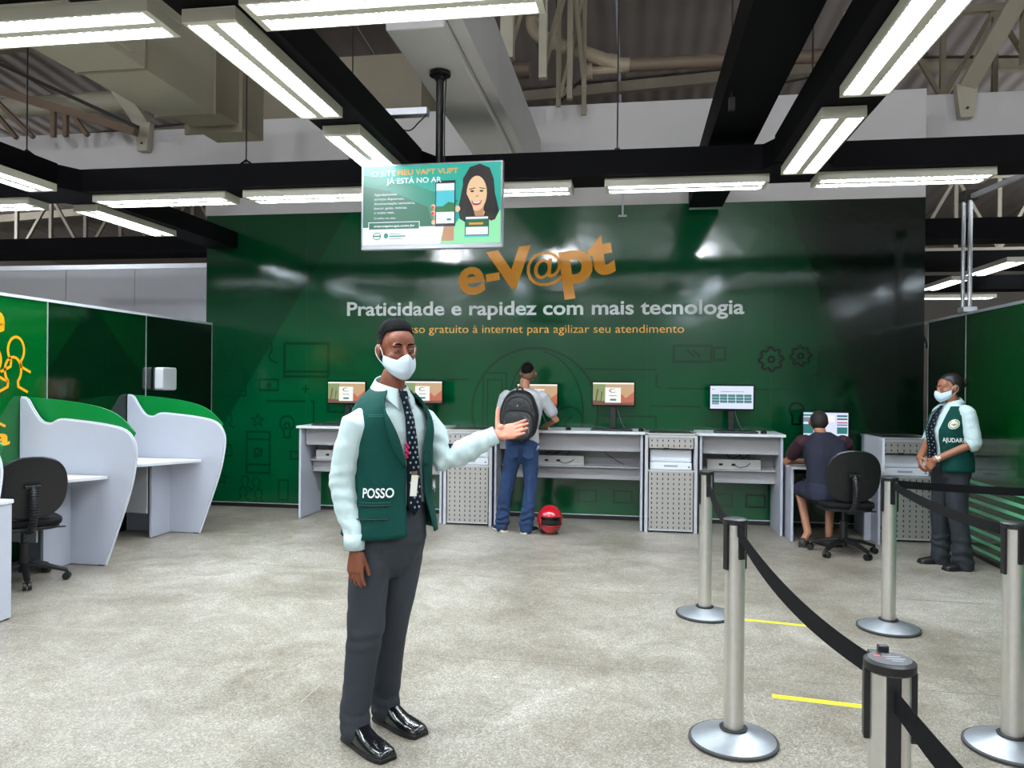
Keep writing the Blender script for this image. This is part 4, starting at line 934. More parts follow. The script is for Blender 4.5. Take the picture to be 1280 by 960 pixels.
# ================================================================== PEOPLE
skin_dark = mat('brown skin', (116, 64, 42), .58, var=.12, vscale=18, bump=.15, bscale=300, sss=.1)
skin_mid = mat('tan skin', (156, 104, 78), .5, var=.10, vscale=18, bump=.15, bscale=300, sss=.1)
def bake(g, vox, smooth=2, disp=0, dscale=.12, seed=0, fold=None):
    """union of closed shapes grown into one continuous surface"""
    me = g.mesh('tmp', [white_edge]); o = bpy.data.objects.new('tmp', me); COL.objects.link(o)
    q = o.modifiers.new('r', 'REMESH'); q.mode = 'VOXEL'; q.voxel_size = vox; q.adaptivity = 0
    if smooth: q = o.modifiers.new('s', 'SMOOTH'); q.factor = .5; q.iterations = smooth
    dg = bpy.context.evaluated_depsgraph_get(); dg.update()
    m2 = bpy.data.meshes.new_from_object(o.evaluated_get(dg)); bpy.data.objects.remove(o); bpy.data.meshes.remove(me)
    if disp or fold:
        nrm = [v.normal.copy() for v in m2.vertices]
        for v, n in zip(m2.vertices, nrm):
            d = 0
            if disp: d += disp * noise.noise(V((v.co.x / dscale, v.co.y / dscale, v.co.z / dscale * .55)) + V((seed, 0, 0)))
            if fold: d += fold(v.co, n)
            v.co += n * d
    m2.polygons.foreach_set('use_smooth', [True] * len(m2.polygons)); m2.update()
    return m2
def put(me, name, m, parent):
    me.materials.clear(); me.materials.append(m); me.name = name
    o = bpy.data.objects.new(name, me); COL.objects.link(o); o.parent = parent; return o
def folds(center, axis, rad, amp, freq, seed=0):
    """soft creases running around a limb near a joint"""
    c, a = V(center), V(axis).normalized()
    def f(p, n):
        r = (p - c); t = r.dot(a); w_ = math.exp(-(t / rad) ** 2) * math.exp(-((r - a * t).length / (rad * 1.6)) ** 2)
        if w_ < .02: return 0
        k = noise.noise(p * 9 + V((seed, 0, 0))) * 2.2
        return amp * w_ * math.sin(t * freq + k * 2.0)
    return f
def sumf(*fs): return lambda p, n: sum(f(p, n) for f in fs)
def limb(g, pts, rads, n=14, e=2): g.tube(pts, rads, n, round_ends=True, e=e)
def hand(g, W, D, N_, T, s=1.0, curl=(.25, .28, .32, .38), c2=.35, fan=.07, thumb=(.75, .6, .25), tcurl=.25):
    D, N_, T = V(D).normalized(), V(N_), V(T); N_ = (N_ - D * N_.dot(D)).normalized(); T = (T - D * T.dot(D) - N_ * T.dot(N_)).normalized()
    W = V(W)
    secs = [(-.02, .024, .020, 0), (.01, .027, .019, 0), (.035, .035, .018, .002), (.065, .041, .0155, .002), (.088, .042, .013, 0), (.098, .038, .010, 0)]
    # palm loft
    vs = []; n = 18
    for d, a, b, off in secs:
        for j in range(n):
            t = 2 * PI * j / n; c = math.copysign(abs(math.cos(t)) ** .8, math.cos(t)); sn = math.copysign(abs(math.sin(t)) ** .9, math.sin(t))
            vs.append(W + D * d * s + T * (c * a + off) * s + N_ * sn * b * s)
    k = len(secs); g.add(vs, [(i * n + j, i * n + (j + 1) % n, (i + 1) * n + (j + 1) % n, (i + 1) * n + j) for i in range(k - 1) for j in range(n)] + [tuple(range(n))[::-1], tuple((k - 1) * n + j for j in range(n))])
    g.ball(W + (D * .035 + T * .026 + N_ * .010) * s, (.018 * s,) * 3, 12, 8); g.ball(W + (D * .045 - T * .024 + N_ * .008) * s, (.016 * s,) * 3, 12, 8)
    for i, (off, ln, r) in enumerate(((.030, .072, .0088), (.0105, .080, .0090), (-.0095, .075, .0086), (-.0285, .060, .0076))):
        p = W + D * .086 * s + T * off * s; dirn = (D + T * (off / .03) * fan).normalized(); ang = curl[i]; pts = [p - dirn * .012 * s]; cur = p
        for sgl, add in ((.46, 0), (.30, c2), (.24, c2 * .7)):
            ang2 = ang + add; dd = (dirn * math.cos(ang2) + N_ * math.sin(ang2)); pts.append(cur); cur = cur + dd * ln * sgl * s; ang = ang2
        pts.append(cur); limb(g, pts, [r * 1.05 * s, r * 1.05 * s, r * s, r * .93 * s, r * .80 * s], 10)
    b = W + (D * .018 + T * .026 + N_ * .004) * s; d1 = (T * thumb[0] + D * thumb[1] + N_ * thumb[2]).normalized(); d2 = (d1 + D * tcurl).normalized(); d3 = (d2 + D * tcurl * .8).normalized()
    p1 = b + d1 * .042 * s; p2 = p1 + d2 * .034 * s; p3 = p2 + d3 * .024 * s
    limb(g, [b, p1, p2, p3], [.0155 * s, .0115 * s, .0105 * s, .0085 * s], 10)
def headframe(c, yaw, pitch=0, roll=0, s=1.0):
    return Matrix.Translation(c) @ Matrix.Rotation(yaw, 4, 'Z') @ Matrix.Rotation(pitch, 4, 'X') @ Matrix.Rotation(roll, 4, 'Y') @ Matrix.Scale(s, 4)
def head_shapes(g, F):
    q = G(); k_ = G(); q.ball((0, .018, .028), (.075, .094, .088), 24, 16); q.ball((0, -.028, -.020), (.062, .064, .086), 20, 14); q.ball((0, -.034, -.070), (.050, .052, .042), 18, 12)
    q.ball((0, -.074, -.094), (.022, .018, .018)); q.ball((0, -.046, .040), (.062, .046, .054), 18, 12)
    for s in (-1, 1):
        q.ball((s * .030, -.084, .022), (.026, .012, .008), 14, 10); q.ball((s * .040, -.056, -.026), (.023, .023, .022), 14, 10)
        k_.ball((s * .080, .008, -.006), (.010, .019, .032), 14, 10, M=Matrix.Rotation(s * .35, 3, 'Z')); k_.ball((s * .087, .016, .004), (.007, .015, .023), 12, 8, M=Matrix.Rotation(s * .5, 3, 'Z'))
    me = bake(q, .0034, 5); q = G(); q.add([v.co.copy() for v in me.vertices], [tuple(p.vertices) for p in me.polygons]); bpy.data.meshes.remove(me); q.v += k_.v; q.f += [tuple(i + len(q.v) - len(k_.v) for i in f) for f in k_.f]; q.m += k_.m
    limb(q, [(0, -.088, .012), (0, -.100, -.012), (0, -.112, -.034)], [.009, .011, .014]); 
    for s in (-1, 1): q.ball((s * .013, -.100, -.038), (.009, .010, .008), 10, 8)
    q.ball((0, -.094, -.064), (.024, .010, .006), 12, 8); q.ball((0, -.092, -.073), (.020, .010, .006), 12, 8)
    q.xf(F); g.v, g.f, g.m = g.v + q.v, g.f + [tuple(i + len(g.v) for i in f) for f in q.f], g.m + q.m
def face_parts(P, F, skin, iris=(30, 20, 16), closed=.5):
    eye = mat('eye white', (150, 138, 130), .3); ir = mat('dark iris', iris, .1)
    for s in (-1, 1):
        e = G().ball((s * .031, -.0835, .001), (.0125, .0115, .0115), 16, 12).xf(F).to('eye', eye, P, smooth=180)
        G().ball((s * .031, -.0925, .000), (.0058, .0040, .0058), 12, 8).xf(F).to('iris', ir, e, smooth=180)
        q = G()
        def lid(u, v, up=True):
            a = (u - .5) * 3.0; el_ = (.02 + v * 1.3) if up else (-.28 - v * .9)
            return V((s * .031 + .0142 * math.sin(a) * math.cos(el_), -.0835 - .0130 * math.cos(a) * math.cos(el_), .001 + .0132 * math.sin(el_)))
        q.grid(lambda u, v: lid(u, v), 12, 6); q.grid(lambda u, v: lid(u, v, False), 12, 5); q.xf(F); q.to('eyelid', skin, P, smooth=180, solid=.0015)
def brows(P, F, m):
    for s in (-1, 1):
        g = G(); g.tube([(s * .014, -.0955, .0245), (s * .026, -.0965, .0290), (s * .039, -.0900, .0275), (s * .050, -.078, .0195)], [(.0040, .0035), (.0055, .0042), (.0048, .004), (.0018, .002)], 8); g.xf(F).to('eyebrow', m, P, smooth=180)
def hair_cap(P, F, m, front=.070, side=.018, back=-.055, top=.016, thin=.003, name='hair', quiff=0):
    """cap of short hair on the skull, thick on top and faded at the sides"""
    g = G(); C0 = V((0, .018, .028)); nu, nv = 56, 22
    def bound(a):   # elevation z of the hair line at azimuth a (0 = front)
        c = math.cos(a); s_ = abs(math.sin(a))
        if c > .55: return front
        if c > -.1: return front + (side - front) * min(1, (.55 - c) / .45) ** 1.3 - (.012 if c < .25 and c > .0 else 0)
        return side + (back - side) * min(1, (-.1 - c) / .7)
    def pt(a, v):
        zb = bound(a) - C0.z; phb = math.acos(max(-1, min(1, zb / .088))); ph = v * phb
        th = thin + (top - thin) * max(0, 1 - (v / .80) ** 3) if v < .80 else thin * max(0.15, (1 - v) / .2)
        if math.cos(a) > .3 and v > .5: th += quiff * math.exp(-((v - .85) / .2) ** 2) * math.cos(a)
        r = 1.0; x = math.sin(ph) * math.sin(a); y = -math.sin(ph) * math.cos(a); z = math.cos(ph)
        p = V((.0765 * x, .0955 * y, .0895 * z)); n = V((x, y, z)).normalized()
        # forehead bulge follows the face ellipsoid
        if y < 0: p.y -= .004 * (-y) * (1 if z > 0 else 0)
        nz = noise.noise(V((x, y, z)) * 22) * .0018 * (1 if v < .85 else .2)
        return C0 + p + n * (th + nz + .0005)
    g.grid(lambda u, v: pt(2 * PI * u, max(.001, v)), nu, nv, wrap=True); g.xf(F)
    return g.to(name, m, P, smooth=180, solid=.004)
def mask_mesh(P, F, m, strap):
    def sf(u, v, off=0):
        a = (u - .5) * 2 * R(74); k = abs(a) / R(74)
        zt = -.016 - .026 * min(1, (k / .38)) ** 1.4 + .020 * max(0, (k - .38) / .62); zb = -.128 + .050 * k ** 1.6
        z = zt + (zb - zt) * v
        bul = .006 + .010 * math.sin(PI * min(1, v * 1.05)) * (1 - k * .6) + .017 * math.exp(-(a / .30) ** 2) * math.exp(-((v - .22) / .42) ** 2)
        under = max(0, v - .66) / .34; ry = .108 + bul - .022 * under ** 1.5 * (1 - k * .4) - .010 * (1 - v) * (k < .3) * 0
        rx = .074 + .004 * math.sin(PI * v) - .012 * under
        return V(((rx + off) * math.sin(a), -(ry + off) * math.cos(a) * (1 if k < 2 else 1) + .010 * k, z))
    o = G().grid(lambda u, v: sf(u, v), 33, 17).xf(F).to('face_mask', m, P, smooth=180, solid=.003)
    G().tube([F @ sf(.5, t / 8, .002) for t in range(9)], .0010, 6).to('mask_seam', m, o, smooth=180)
    for s in (0, 1):
        sg = 1 if s else -1; e0 = sf(s, .08); e1 = sf(s, .9)
        pts = cr([e0, V((sg * .080, -.010, .006)), V((sg * .087, .016, .022)), V((sg * .090, .032, .0)), V((sg * .084, .022, -.030)), e1], 5)
        G().tube([F @ V(p) for p in pts], .0016, 6).to('ear_loop', strap, o, smooth=180)
    return o
def torso(g, rings, n=28, e=2.4):
    """rings: (centre, half width, half depth, yaw) stacked bottom to top"""
    vs = []
    for c, a, b, yw in rings:
        ca, sa = math.cos(yw), math.sin(yw)
        for j in range(n):
            t = 2 * PI * j / n; x = a * math.copysign(abs(math.cos(t)) ** (2 / e), math.cos(t)); y = b * math.copysign(abs(math.sin(t)) ** (2 / e), math.sin(t))
            vs.append(V(c) + V((x * ca - y * sa, x * sa + y * ca, 0)))
    k = len(rings)
    g.add(vs, [(i * n + j, i * n + (j + 1) % n, (i + 1) * n + (j + 1) % n, (i + 1) * n + j) for i in range(k - 1) for j in range(n)] + [tuple(range(n))[::-1], tuple((k - 1) * n + j for j in range(n))])
def shoe(P, heel, toe, m, w_=.047, h=.075, sole=black_pl, name='shoe', square=True, ankle=.055):
    """heel, toe on the ground"""
    h0, t0 = V(heel), V(toe); d = (t0 - h0); L_ = d.length; d.normalize(); s = V((d.y, -d.x, 0)); up = V((0, 0, 1)); n = 20
    prof = [(0, .022, .050, .040), (.04, .034, .062, .055), (.20, .037, .078 * h / .075, .058), (.38, .040, .066 * h / .075, .045), (.55, .046, .045, .036), (.75, .049, .034, .029), (.92, .043, .026, .023), (.99, .034, .018, .015)]
    vs = []
    for u, hw, tp, _ in prof:
        hw *= w_ / .047
        for j in range(n):
            t = 2 * PI * j / n; ex = .62 if square else .85; x = hw * math.copysign(abs(math.cos(t)) ** ex, math.cos(t)); z = math.sin(t); z = tp * abs(z) ** .8 if z > 0 else -.006 * abs(z)
            vs.append(h0 + d * L_ * u + s * x + up * (.020 + z))
    k = len(prof); g = G(); g.add(vs, [(i * n + j, i * n + (j + 1) % n, (i + 1) * n + (j + 1) % n, (i + 1) * n + j) for i in range(k - 1) for j in range(n)] + [tuple(range(n))[::-1], tuple((k - 1) * n + j for j in range(n))])
    o = g.to(name, m, P, smooth=75)
    q = G(); out = []
    for u, hw, *_ in prof: out.append((u, hw * w_ / .047 + .004))
    pts = [(h0 + d * (L_ * u) + s * x) for u, x in out] + [h0 + d * (L_ * 1.01) + s * out[-1][1] * .9, h0 + d * (L_ * 1.01) - s * out[-1][1] * .9] + [(h0 + d * (L_ * u) - s * x) for u, x in out[::-1]]
    q.prism([(p.x, p.y) for p in pts], XY, 0.001, .020); q.to('sole', sole, o, bevel=.003)
    return o
def feet(g, heel, toe, ank, r=.03):
    h0, t0 = V(heel), V(toe); d = t0 - h0
    limb(g, [ank, h0 + d * .22 + V((0, 0, .05)), h0 + d * .5 + V((0, 0, .035)), h0 + d * .85 + V((0, 0, .022))], [r * 1.1, r * 1.1, r, r * .6])

# ---------------------------------------------------------------- man in the green vest (front)
def man_vest():
    P = thing('person', 'man in green vest, pale shirt and dotted tie holding out his open hand', 'person', (-1.03, 3.22, 0))
    yaw = R(54); 
    def l(x, y, z): return V((x * math.cos(yaw) - y * math.sin(yaw), x * math.sin(yaw) + y * math.cos(yaw), z))
    shirt_m = mat('pale mint shirt', (184, 204, 206), .75, var=.02, wrinkle=.5, wscale=7, bump=.15, bscale=800, sheen=.1)
    vest_m = mat('dark green vest', (2, 58, 52), .8, var=.10, vscale=6, wrinkle=.35, wscale=6, spec=.2, bump=.2, bscale=900)
    pants_m = mat('charcoal trousers', (50, 54, 60), .85, var=.08, vscale=5, wrinkle=.5, wscale=5, spec=.25, bump=.2, bscale=900)
    # joints (metres from the point on the floor under him)
    shR, shL = l(-.172, .0, 1.405), l(.172, .01, 1.405)
    elR, wrR = l(-.215, .045, 1.13), l(-.205, -.03, .875)
    elL, wrL = V((.200, .16, 1.205)), V((.405, .20, 1.305))
    neck0, neck1 = l(0, .02, 1.44), l(0, -.01, 1.57)
    hc = l(0, -.035, 1.684); F = headframe(hc, R(38), R(3), R(-1), .965)
    hipR, hipL = l(-.085, .01, .90), l(.085, .01, .90)
    knR, knL = l(-.105, .03, .50), l(.082, .085, .50)
    anR, anL = l(-.12, .085, .09), l(.09, .160, .09)
    heR, toR = l(-.12, .135, 0), l(-.12, -.165, 0); heL, toL = l(.090, .205, 0), l(.112, -.085, 0)
    # --- body: one surface
    g = G(); head_shapes(g, F); limb(g, [neck0, neck1], [(.060), (.052)], 18)
    torso(g, [(l(0, 0, .86), .13, .09, yaw), (l(0, 0, 1.0), .13, .09, yaw), (l(0, 0, 1.15), .12, .085, yaw), (l(0, 0, 1.32), .15, .095, yaw), (l(0, .01, 1.42), .15, .08, yaw), (l(0, .02, 1.475), .07, .06, yaw)])
    for s, e_, w_ in ((shR, elR, wrR), (shL, elL, wrL)): limb(g, [s * .8 + l(0, 0, 1.38) * .2, e_, w_], [.040, .035, .027])
    for h_, k_, a_, he, to in ((hipR, knR, anR, heR, toR), (hipL, knL, anL, heL, toL)): limb(g, [h_, k_, a_], [.072, .050, .036]); feet(g, he, to, a_)
    dR = (wrR - elR).normalized(); hand(g, wrR + dR * .02, V((.03, -.04, -1)), V((.20, .95, 0)), V((.95, -.20, 0)), .95, curl=(.12, .14, .18, .24), c2=.28, fan=.05, thumb=(.22, .9, .40))
    dL = (wrL - elL).normalized(); hand(g, wrL + dL * .018, V((.95, .0, .24)), V((-.15, -.90, .42)), V((-.35, .35, .9)), .94, curl=(.05, .10, .14, .20), c2=.12, fan=.07, thumb=(.85, .10, .25), tcurl=.12)
    def crease(p, n): return 0
    bm_ = bake(g, .0034, 2)
    ca = bm_.color_attributes.new('palm', 'FLOAT_COLOR', 'POINT'); pn = V((-.15, -.90, .42)).normalized()
    for v in bm_.vertices:
        k = 0
        if (v.co - wrL).length < .24 and (v.co - wrL).dot(dL) > .0: k = max(0, min(1, v.normal.dot(pn) * 1.4 + .5))
        ca.data[v.index].color = (k, k, k, 1)
    body_m = skin_dark.copy(); body_m.name = 'brown skin with lighter palm'; nt, N, L = nodes_of(body_m); b = N['Principled BSDF']; src = b.inputs['Base Color'].links[0].from_socket
    at_ = N.new('ShaderNodeAttribute'); at_.attribute_name = 'palm'; mx = N.new('ShaderNodeMix'); mx.data_type = 'RGBA'; L(at_.outputs['Fac'], mx.inputs['Factor']); L(src, mx.inputs['A']); mx.inputs['B'].default_value = lin((200, 134, 110)) + (1,); L(mx.outputs['Result'], b.inputs['Base Color'])
    put(bm_, 'body', body_m, P)
    # --- head details
    hairm = mat('black cropped hair', (7, 6, 7), .9, spec=.15, bump=.9, bscale=320); fade = mat('shaved hair fade', (40, 28, 24), .9, spec=.15, bump=.6, bscale=600)
    hair_cap(P, F, hairm, front=.080, side=.048, back=.01, top=.024, thin=.004, quiff=.012)
    hair_cap(P, F, fade, front=.092, side=.010, back=-.06, top=.001, thin=.0008, name='hair_fade')
    face_parts(P, F, skin_dark); brows(P, F, hairm)
    mask_mesh(P, F, mat('white face mask', (190, 204, 214), .8, wrinkle=.2, wscale=14, bump=.2, bscale=700), mat('ear loop', (225, 230, 235), .8))
    # --- shirt
    g = G(); torso(g, [(l(0, 0, .95), .155, .105, yaw), (l(0, 0, 1.05), .155, .105, yaw), (l(0, 0, 1.2), .16, .108, yaw), (l(0, 0, 1.34), .175, .112, yaw), (l(0, .005, 1.41), .165, .10, yaw), (l(0, .015, 1.455), .12, .085, yaw), (l(0, .02, 1.515), .066, .064, yaw)])
    mR = shR.lerp(elR, .5) + l(-.008, 0, 0); limb(g, [shR + l(.03, 0, -.01), shR + l(-.012, 0, -.03), mR, elR, elR.lerp(wrR, .5), wrR + l(0, 0, .05)], [.048, .060, .060, .056, .051, .043], 18)
    g.tube([wrR + l(0, 0, .06), wrR - l(0, 0, .012)], [.040, .039], 18)
    mL = shL.lerp(elL, .5); limb(g, [shL + l(-.03, 0, -.01), shL + l(.01, 0, -.03), mL + V((.01, 0, 0)), elL + V((-.012, 0, -.012)), elL.lerp(wrL, .35) + V((0, 0, -.008)), elL.lerp(wrL, .7), wrL - (wrL - elL) * .10], [.050, .060, .060, .060, .057, .050, .043], 18)
    g.tube([wrL - (wrL - elL) * .16, wrL + (wrL - elL) * .03], [.038, .037], 18)
    fR = folds(elR, elR - shR + V((.1, 0, 0)), .12, .0022, 110, 3); fR2 = folds(elR.lerp(wrR, .6), wrR - elR + V((-.08, 0, 0)), .12, .0022, 120, 5); fL = folds(elL, (wrL - elL) + V((0, 0, .15)), .13, .0035, 100, 7); fL2 = folds(elL.lerp(wrL, .6), wrL - elL + V((0, 0, -.1)), .11, .0028, 120, 9); fS = folds(shR + l(0, 0, -.08), (.3, .3, 1), .12, .002, 70, 1)
    put(bake(g, .0062, 3, disp=.006, dscale=.10, seed=2, fold=sumf(fR, fR2, fL, fL2, fS)), 'shirt', shirt_m, P)
    # cuffs: button and stitched edge
    G().tube([wrR + l(0, 0, .050), wrR - l(0, 0, .016)], [.0425, .0415], 24, caps=False).to('cuff', shirt_m, P, smooth=60, solid=.003)
    ax = (wrL - elL).normalized(); G().tube([wrL - ax * .035, wrL + ax * .022], [.0405, .0390], 24, caps=False).to('cuff', shirt_m, P, smooth=60, solid=.003)
    # collar
    def col(sgn):
        def f(u, v):
            a = sgn * (R(178) - u * R(166)); r = .066 + .020 * v; yy = -math.cos(a) * r * 1.0
            tip = max(0, u - .55) / .45
            z = 1.562 - .045 * u - v * (.036 + .050 * tip ** 1.5) + .012 * (1 - u)
            c = V((math.sin(a) * r, yy + .012 - .010 * u - .018 * tip * v, 0))
            return l(c.x + sgn * .018 * tip * v, c.y, z)
        return f
    for s in (-1, 1): G().grid(col(s), 20, 6).to('collar', shirt_m, P, smooth=180, solid=.004)
    G().tube([l(.066 * math.sin(a), .012 - .062 * math.cos(a), 1.530 - .022 * (1 + math.cos(a)) / 2) for a in [2 * PI * i / 24 for i in range(25)]], (.014, .003), 8, ref=V((0, 0, 1)), caps=False).to('collar_band', shirt_m, P, smooth=180)
    # --- vest : open shell
    prof = [(.905, .202, .146), (.95, .199, .143), (1.02, .193, .138), (1.10, .184, .133), (1.20, .184, .134), (1.28, .188, .135), (1.34, .190, .134), (1.385, .187, .129), (1.42, .178, .118), (1.455, .156, .104), (1.485, .124, .092), (1.506, .092, .082), (1.520, .074, .074)]
    def vp(th, z, off=0):
        for i in range(len(prof) - 1):
            if prof[i][0] <= z <= prof[i + 1][0] + 1e-6:
                t = (z - prof[i][0]) / (prof[i + 1][0] - prof[i][0]); a = prof[i][1] + (prof[i + 1][1] - prof[i][1]) * t; b = prof[i][2] + (prof[i + 1][2] - prof[i][2]) * t; break
        a += off; b += off; e = 2 / 2.35
        x = a * math.copysign(abs(math.sin(th)) ** e, math.sin(th)); y = -b * math.copysign(abs(math.cos(th)) ** e, math.cos(th))
        return x, y + .015 * max(0, (z - 1.40) / .1)
    def openings(z):   # angles where right and left fronts end (front = 0, +x = his left)
        if z > 1.20: k = (z - 1.20) / .30; return -R(5 + 34 * k ** .85), R(20 + 18 * k ** .9)
        k = (1.20 - z) / .30; return -R(5 + 1 * k), R(20 + 12 * k)
    zs = [prof[0][0] + (prof[-1][0] - prof[0][0]) * j / 30 for j in range(31)]
    def vest_pt(u, v):
        z = zs[min(30, int(round(v * 30)))]; a0, a1 = openings(z); th = a1 + u * (2 * PI + a0 - a1)
        x, y = vp(th if th < PI else th - 2 * PI, z)
        d = .004 * noise.noise(V((x * 9, y * 9, z * 5))) + .0025 * math.sin(x * 40 + z * 12)
        fl_ = max(0, (1.06 - z) / .15) * .012
        edge = min(u, 1 - u); lift = .010 * max(0, 1 - edge / .03)
        return l(x * (1 + d / .15 + fl_ / .15), y * (1 + d / .15 + fl_ / .15) - lift * .3, z - .006 * math.sin(u * 9))
    ve = G().grid(vest_pt, 96, 31).to('vest', vest_m, P, smooth=180, solid=.006)
    stitch = mat('vest stitching', (28, 96, 88), .8); darkline = mat('dark zip', (6, 28, 28), .5)
    def vline(th0, th1, z, r, m, name, off=.006, n=14, dz=0):
        G().tube([l(*(lambda q: (q[0], q[1]))(vp(th0 + (th1 - th0) * i / n, z, off)), z + dz * i / n) for i in range(n + 1)], r, 6).to(name, m, ve, smooth=180)
    vline(-R(74), -R(26), 1.040, .0028, darkline, 'zip', .013); vline(-R(76), -R(28), .985, .0028, darkline, 'zip', .015); vline(-R(74), -R(26), 1.052, .0012, stitch, 'seam', .012)
    vline(-R(60), -R(36), 1.405, .0012, stitch, 'seam', .010); vline(-R(60), -R(36), 1.412, .0012, stitch, 'seam', .010); vline(R(38), R(62), 1.38, .0012, stitch, 'seam', .010)
    for z_, t_ in ((1.040, -R(30)), (.985, -R(31))):
        x, y = vp(t_, z_, .018); G().ball(l(x, y, z_), .004, 8, 6).to('zip_pull', darkline, ve, smooth=180)
    # lapel folded edge along the right front, collar edge in lighter green
    for s, nm in ((0, 'lapel'), (1, 'lapel')):
        pts = []
        for i in range(13):
            z = 1.19 + (1.50 - 1.19) * i / 12; a0, a1 = openings(z); th = (a0 - R(2)) if s == 0 else (a1 + R(2)); x, y = vp(th, z, .009); pts.append(l(x, y, z))
        G().tube(pts, [(.006 + .018 * math.sin(PI * min(1, i / 9)), .005) for i in range(13)], 10, ref=l(0, -1, 0)).to(nm, vest_m, ve, smooth=180)
    G().tube([l(.076 * math.sin(a), .018 - .074 * math.cos(a), 1.520) for a in [R(60) + R(240) * i / 20 for i in range(21)]], (.010, .004), 8).to('neck_binding', mat('bright green ribbon', (10, 130, 92), .7), ve, smooth=180)
    # words on the vest fronts
    vs, fs = text_bbox('POSSO', .018); X0, X1 = min(v.x for v in vs), max(v.x for v in vs); yb = min(v.y for v in vs)
    tg = G(); tg.add([(lambda th, z: l(*vp(th, z, .0165), z))(-R(68) + R(46) * (v.x - X0) / (X1 - X0), 1.072 + (v.y - yb) * .055) for v in vs], fs); tg.to('lettering', mat('white print', (225, 228, 230), .5), ve)
    vs, fs = text_bbox('AJUDAR?', .018); X0, X1 = min(v.x for v in vs), max(v.x for v in vs); yb = min(v.y for v in vs)
    tg = G(); tg.add([(lambda th, z: l(*vp(th, z, .0165), z))(R(36) + R(46) * (v.x - X0) / (X1 - X0), 1.072 + (v.y - yb) * .052) for v in vs], fs); tg.to('lettering', mat('white print', (225, 228, 230), .5), ve)
    # --- tie
    tie_m = mat('navy dotted tie', (9, 18, 30), .75, spec=.15, bump=.1, bscale=600); tp = []
    zt = [1.510, 1.490, 1.470, 1.40, 1.30, 1.20, 1.10, 1.03, .985]; hw = [.019, .022, .015, .022, .028, .032, .036, .038, .003]
    ty = [-.078, -.084, -.090, -.118, -.128, -.132, -.134, -.134, -.134]; tx = [.0, 0, .0, .006, .012, .016, .020, .022, .023]
    for i in range(len(zt)): tp.append((l(tx[i] - hw[i], ty[i], zt[i]), l(tx[i] + hw[i], ty[i], zt[i]), l(tx[i], ty[i] - .006 - (.010 if i < 3 else 0), zt[i])))
    g = G(); n = len(tp); vv = sum(([a, c, b] for a, b, c in tp), []); g.add(vv, [(3 * i + k, 3 * i + k + 1, 3 * i + k + 4, 3 * i + k + 3) for i in range(n - 1) for k in (0, 1)])
    tie = g.to('tie', tie_m, P, smooth=50, solid=.004)
    dm = mat('tie dot', (120, 138, 150), .7); gd = G()
    def tpos(x, z):
        for i in range(n - 1):
            if zt[i + 1] <= z <= zt[i]:
                t = (zt[i] - z) / (zt[i] - zt[i + 1]); c = tx[i] + (tx[i + 1] - tx[i]) * t; h_ = hw[i] + (hw[i + 1] - hw[i]) * t; yy = ty[i] + (ty[i + 1] - ty[i]) * t; return l(c + x * h_, yy - .0085 - (.010 if i < 2 else 0) + .006 * abs(x), z), h_
        return None, 0
    z = 1.482; k = 0
    while z > 1.0:
        for x in ((-.55, .35) if k % 2 else (-.1, .75)):
            p, h_ = tpos(x, z)
            if p is not None and h_ > .012: gd.ball(p, (.0048, .0048, .0056), 8, 6)
        z -= .021; k += 1
    tag(gd.to('tie_dots', dm, tie, smooth=180), kind='stuff')
    # lanyard and badge
    lm = mat('green lanyard', (20, 130, 100), .6)
    for s in (-1, 1): G().tube(cr([l(s * .062, -.045, 1.475), l(s * .045 + .01, -.120, 1.36), l(.012 + s * .012, -.142, 1.22), l(.012, -.146, 1.17)], 6), (.0035, .001), 6).to('lanyard', lm, P, smooth=180)
    G().box(-.013, -.002, 0, .013, .002, .018).xf(Matrix.Translation(l(.010, -.150, 1.155)) @ Matrix.Rotation(yaw, 4, 'Z')).to('badge_clip', mat('brass clip', (150, 110, 80), .4, metal=.6), P)
    G().box(-.017, -.0015, -.088, .017, .0015, 0).xf(Matrix.Translation(l(.012, -.151, 1.157)) @ Matrix.Rotation(yaw, 4, 'Z') @ Matrix.Rotation(R(6), 4, 'Y')).to('badge', mat('white badge', (222, 218, 208), .35), P)
    g = G()
    for k in range(8): g.ball(l(-.028 + .006 * (k % 3), -.140, 1.29 - .008 * k), .006, 8, 6)
    g.to('ribbon_brooch', mat('magenta ribbon', (190, 20, 92), .6), P, smooth=180)
    # shirt buttons
    for z in (1.42, 1.34): G().ball(l(-.004, -.116, z), (.004, .004, .004), 8, 6).to('button', shirt_m, P, smooth=180)
    # --- trousers
    g = G(); torso(g, [(l(0, .0, .70), .03, .03, yaw), (l(0, .0, .75), .10, .07, yaw), (l(0, .0, .82), .150, .100, yaw), (l(0, .0, .88), .165, .122, yaw), (l(0, 0, .96), .160, .115, yaw), (l(0, 0, 1.03), .152, .106, yaw)])
    for sg, h_, k_, a_ in ((-1, hipR, knR, anR), (1, hipL, knL, anL)):
        limb(g, [h_ + V((0, 0, -.01)), h_.lerp(k_, .45), k_, k_.lerp(a_, .55), a_ + V((0, 0, .045)), a_ + l(0, -.012, -.030)], [(.096), (.090), (.076), (.066), (.066), (.066)], 20)
    f1 = folds(anR + V((0, 0, .06)), (0, .2, 1), .10, .0020, 95, 2); f2 = folds(anL + V((0, 0, .06)), (0, .4, 1), .10, .0020, 95, 4); f3 = folds(knR, (.2, .2, 1), .12, .003, 50, 6); f4 = folds(l(0, -.1, .84), (.3, 0, 1), .12, .003, 55, 8)
    def crz(p, n):   # pressed crease down the front of each leg
        return 0
    put(bake(g, .0065, 3, disp=.007, dscale=.11, seed=5, fold=sumf(f1, f2, f3, f4)), 'trousers', pants_m, P)
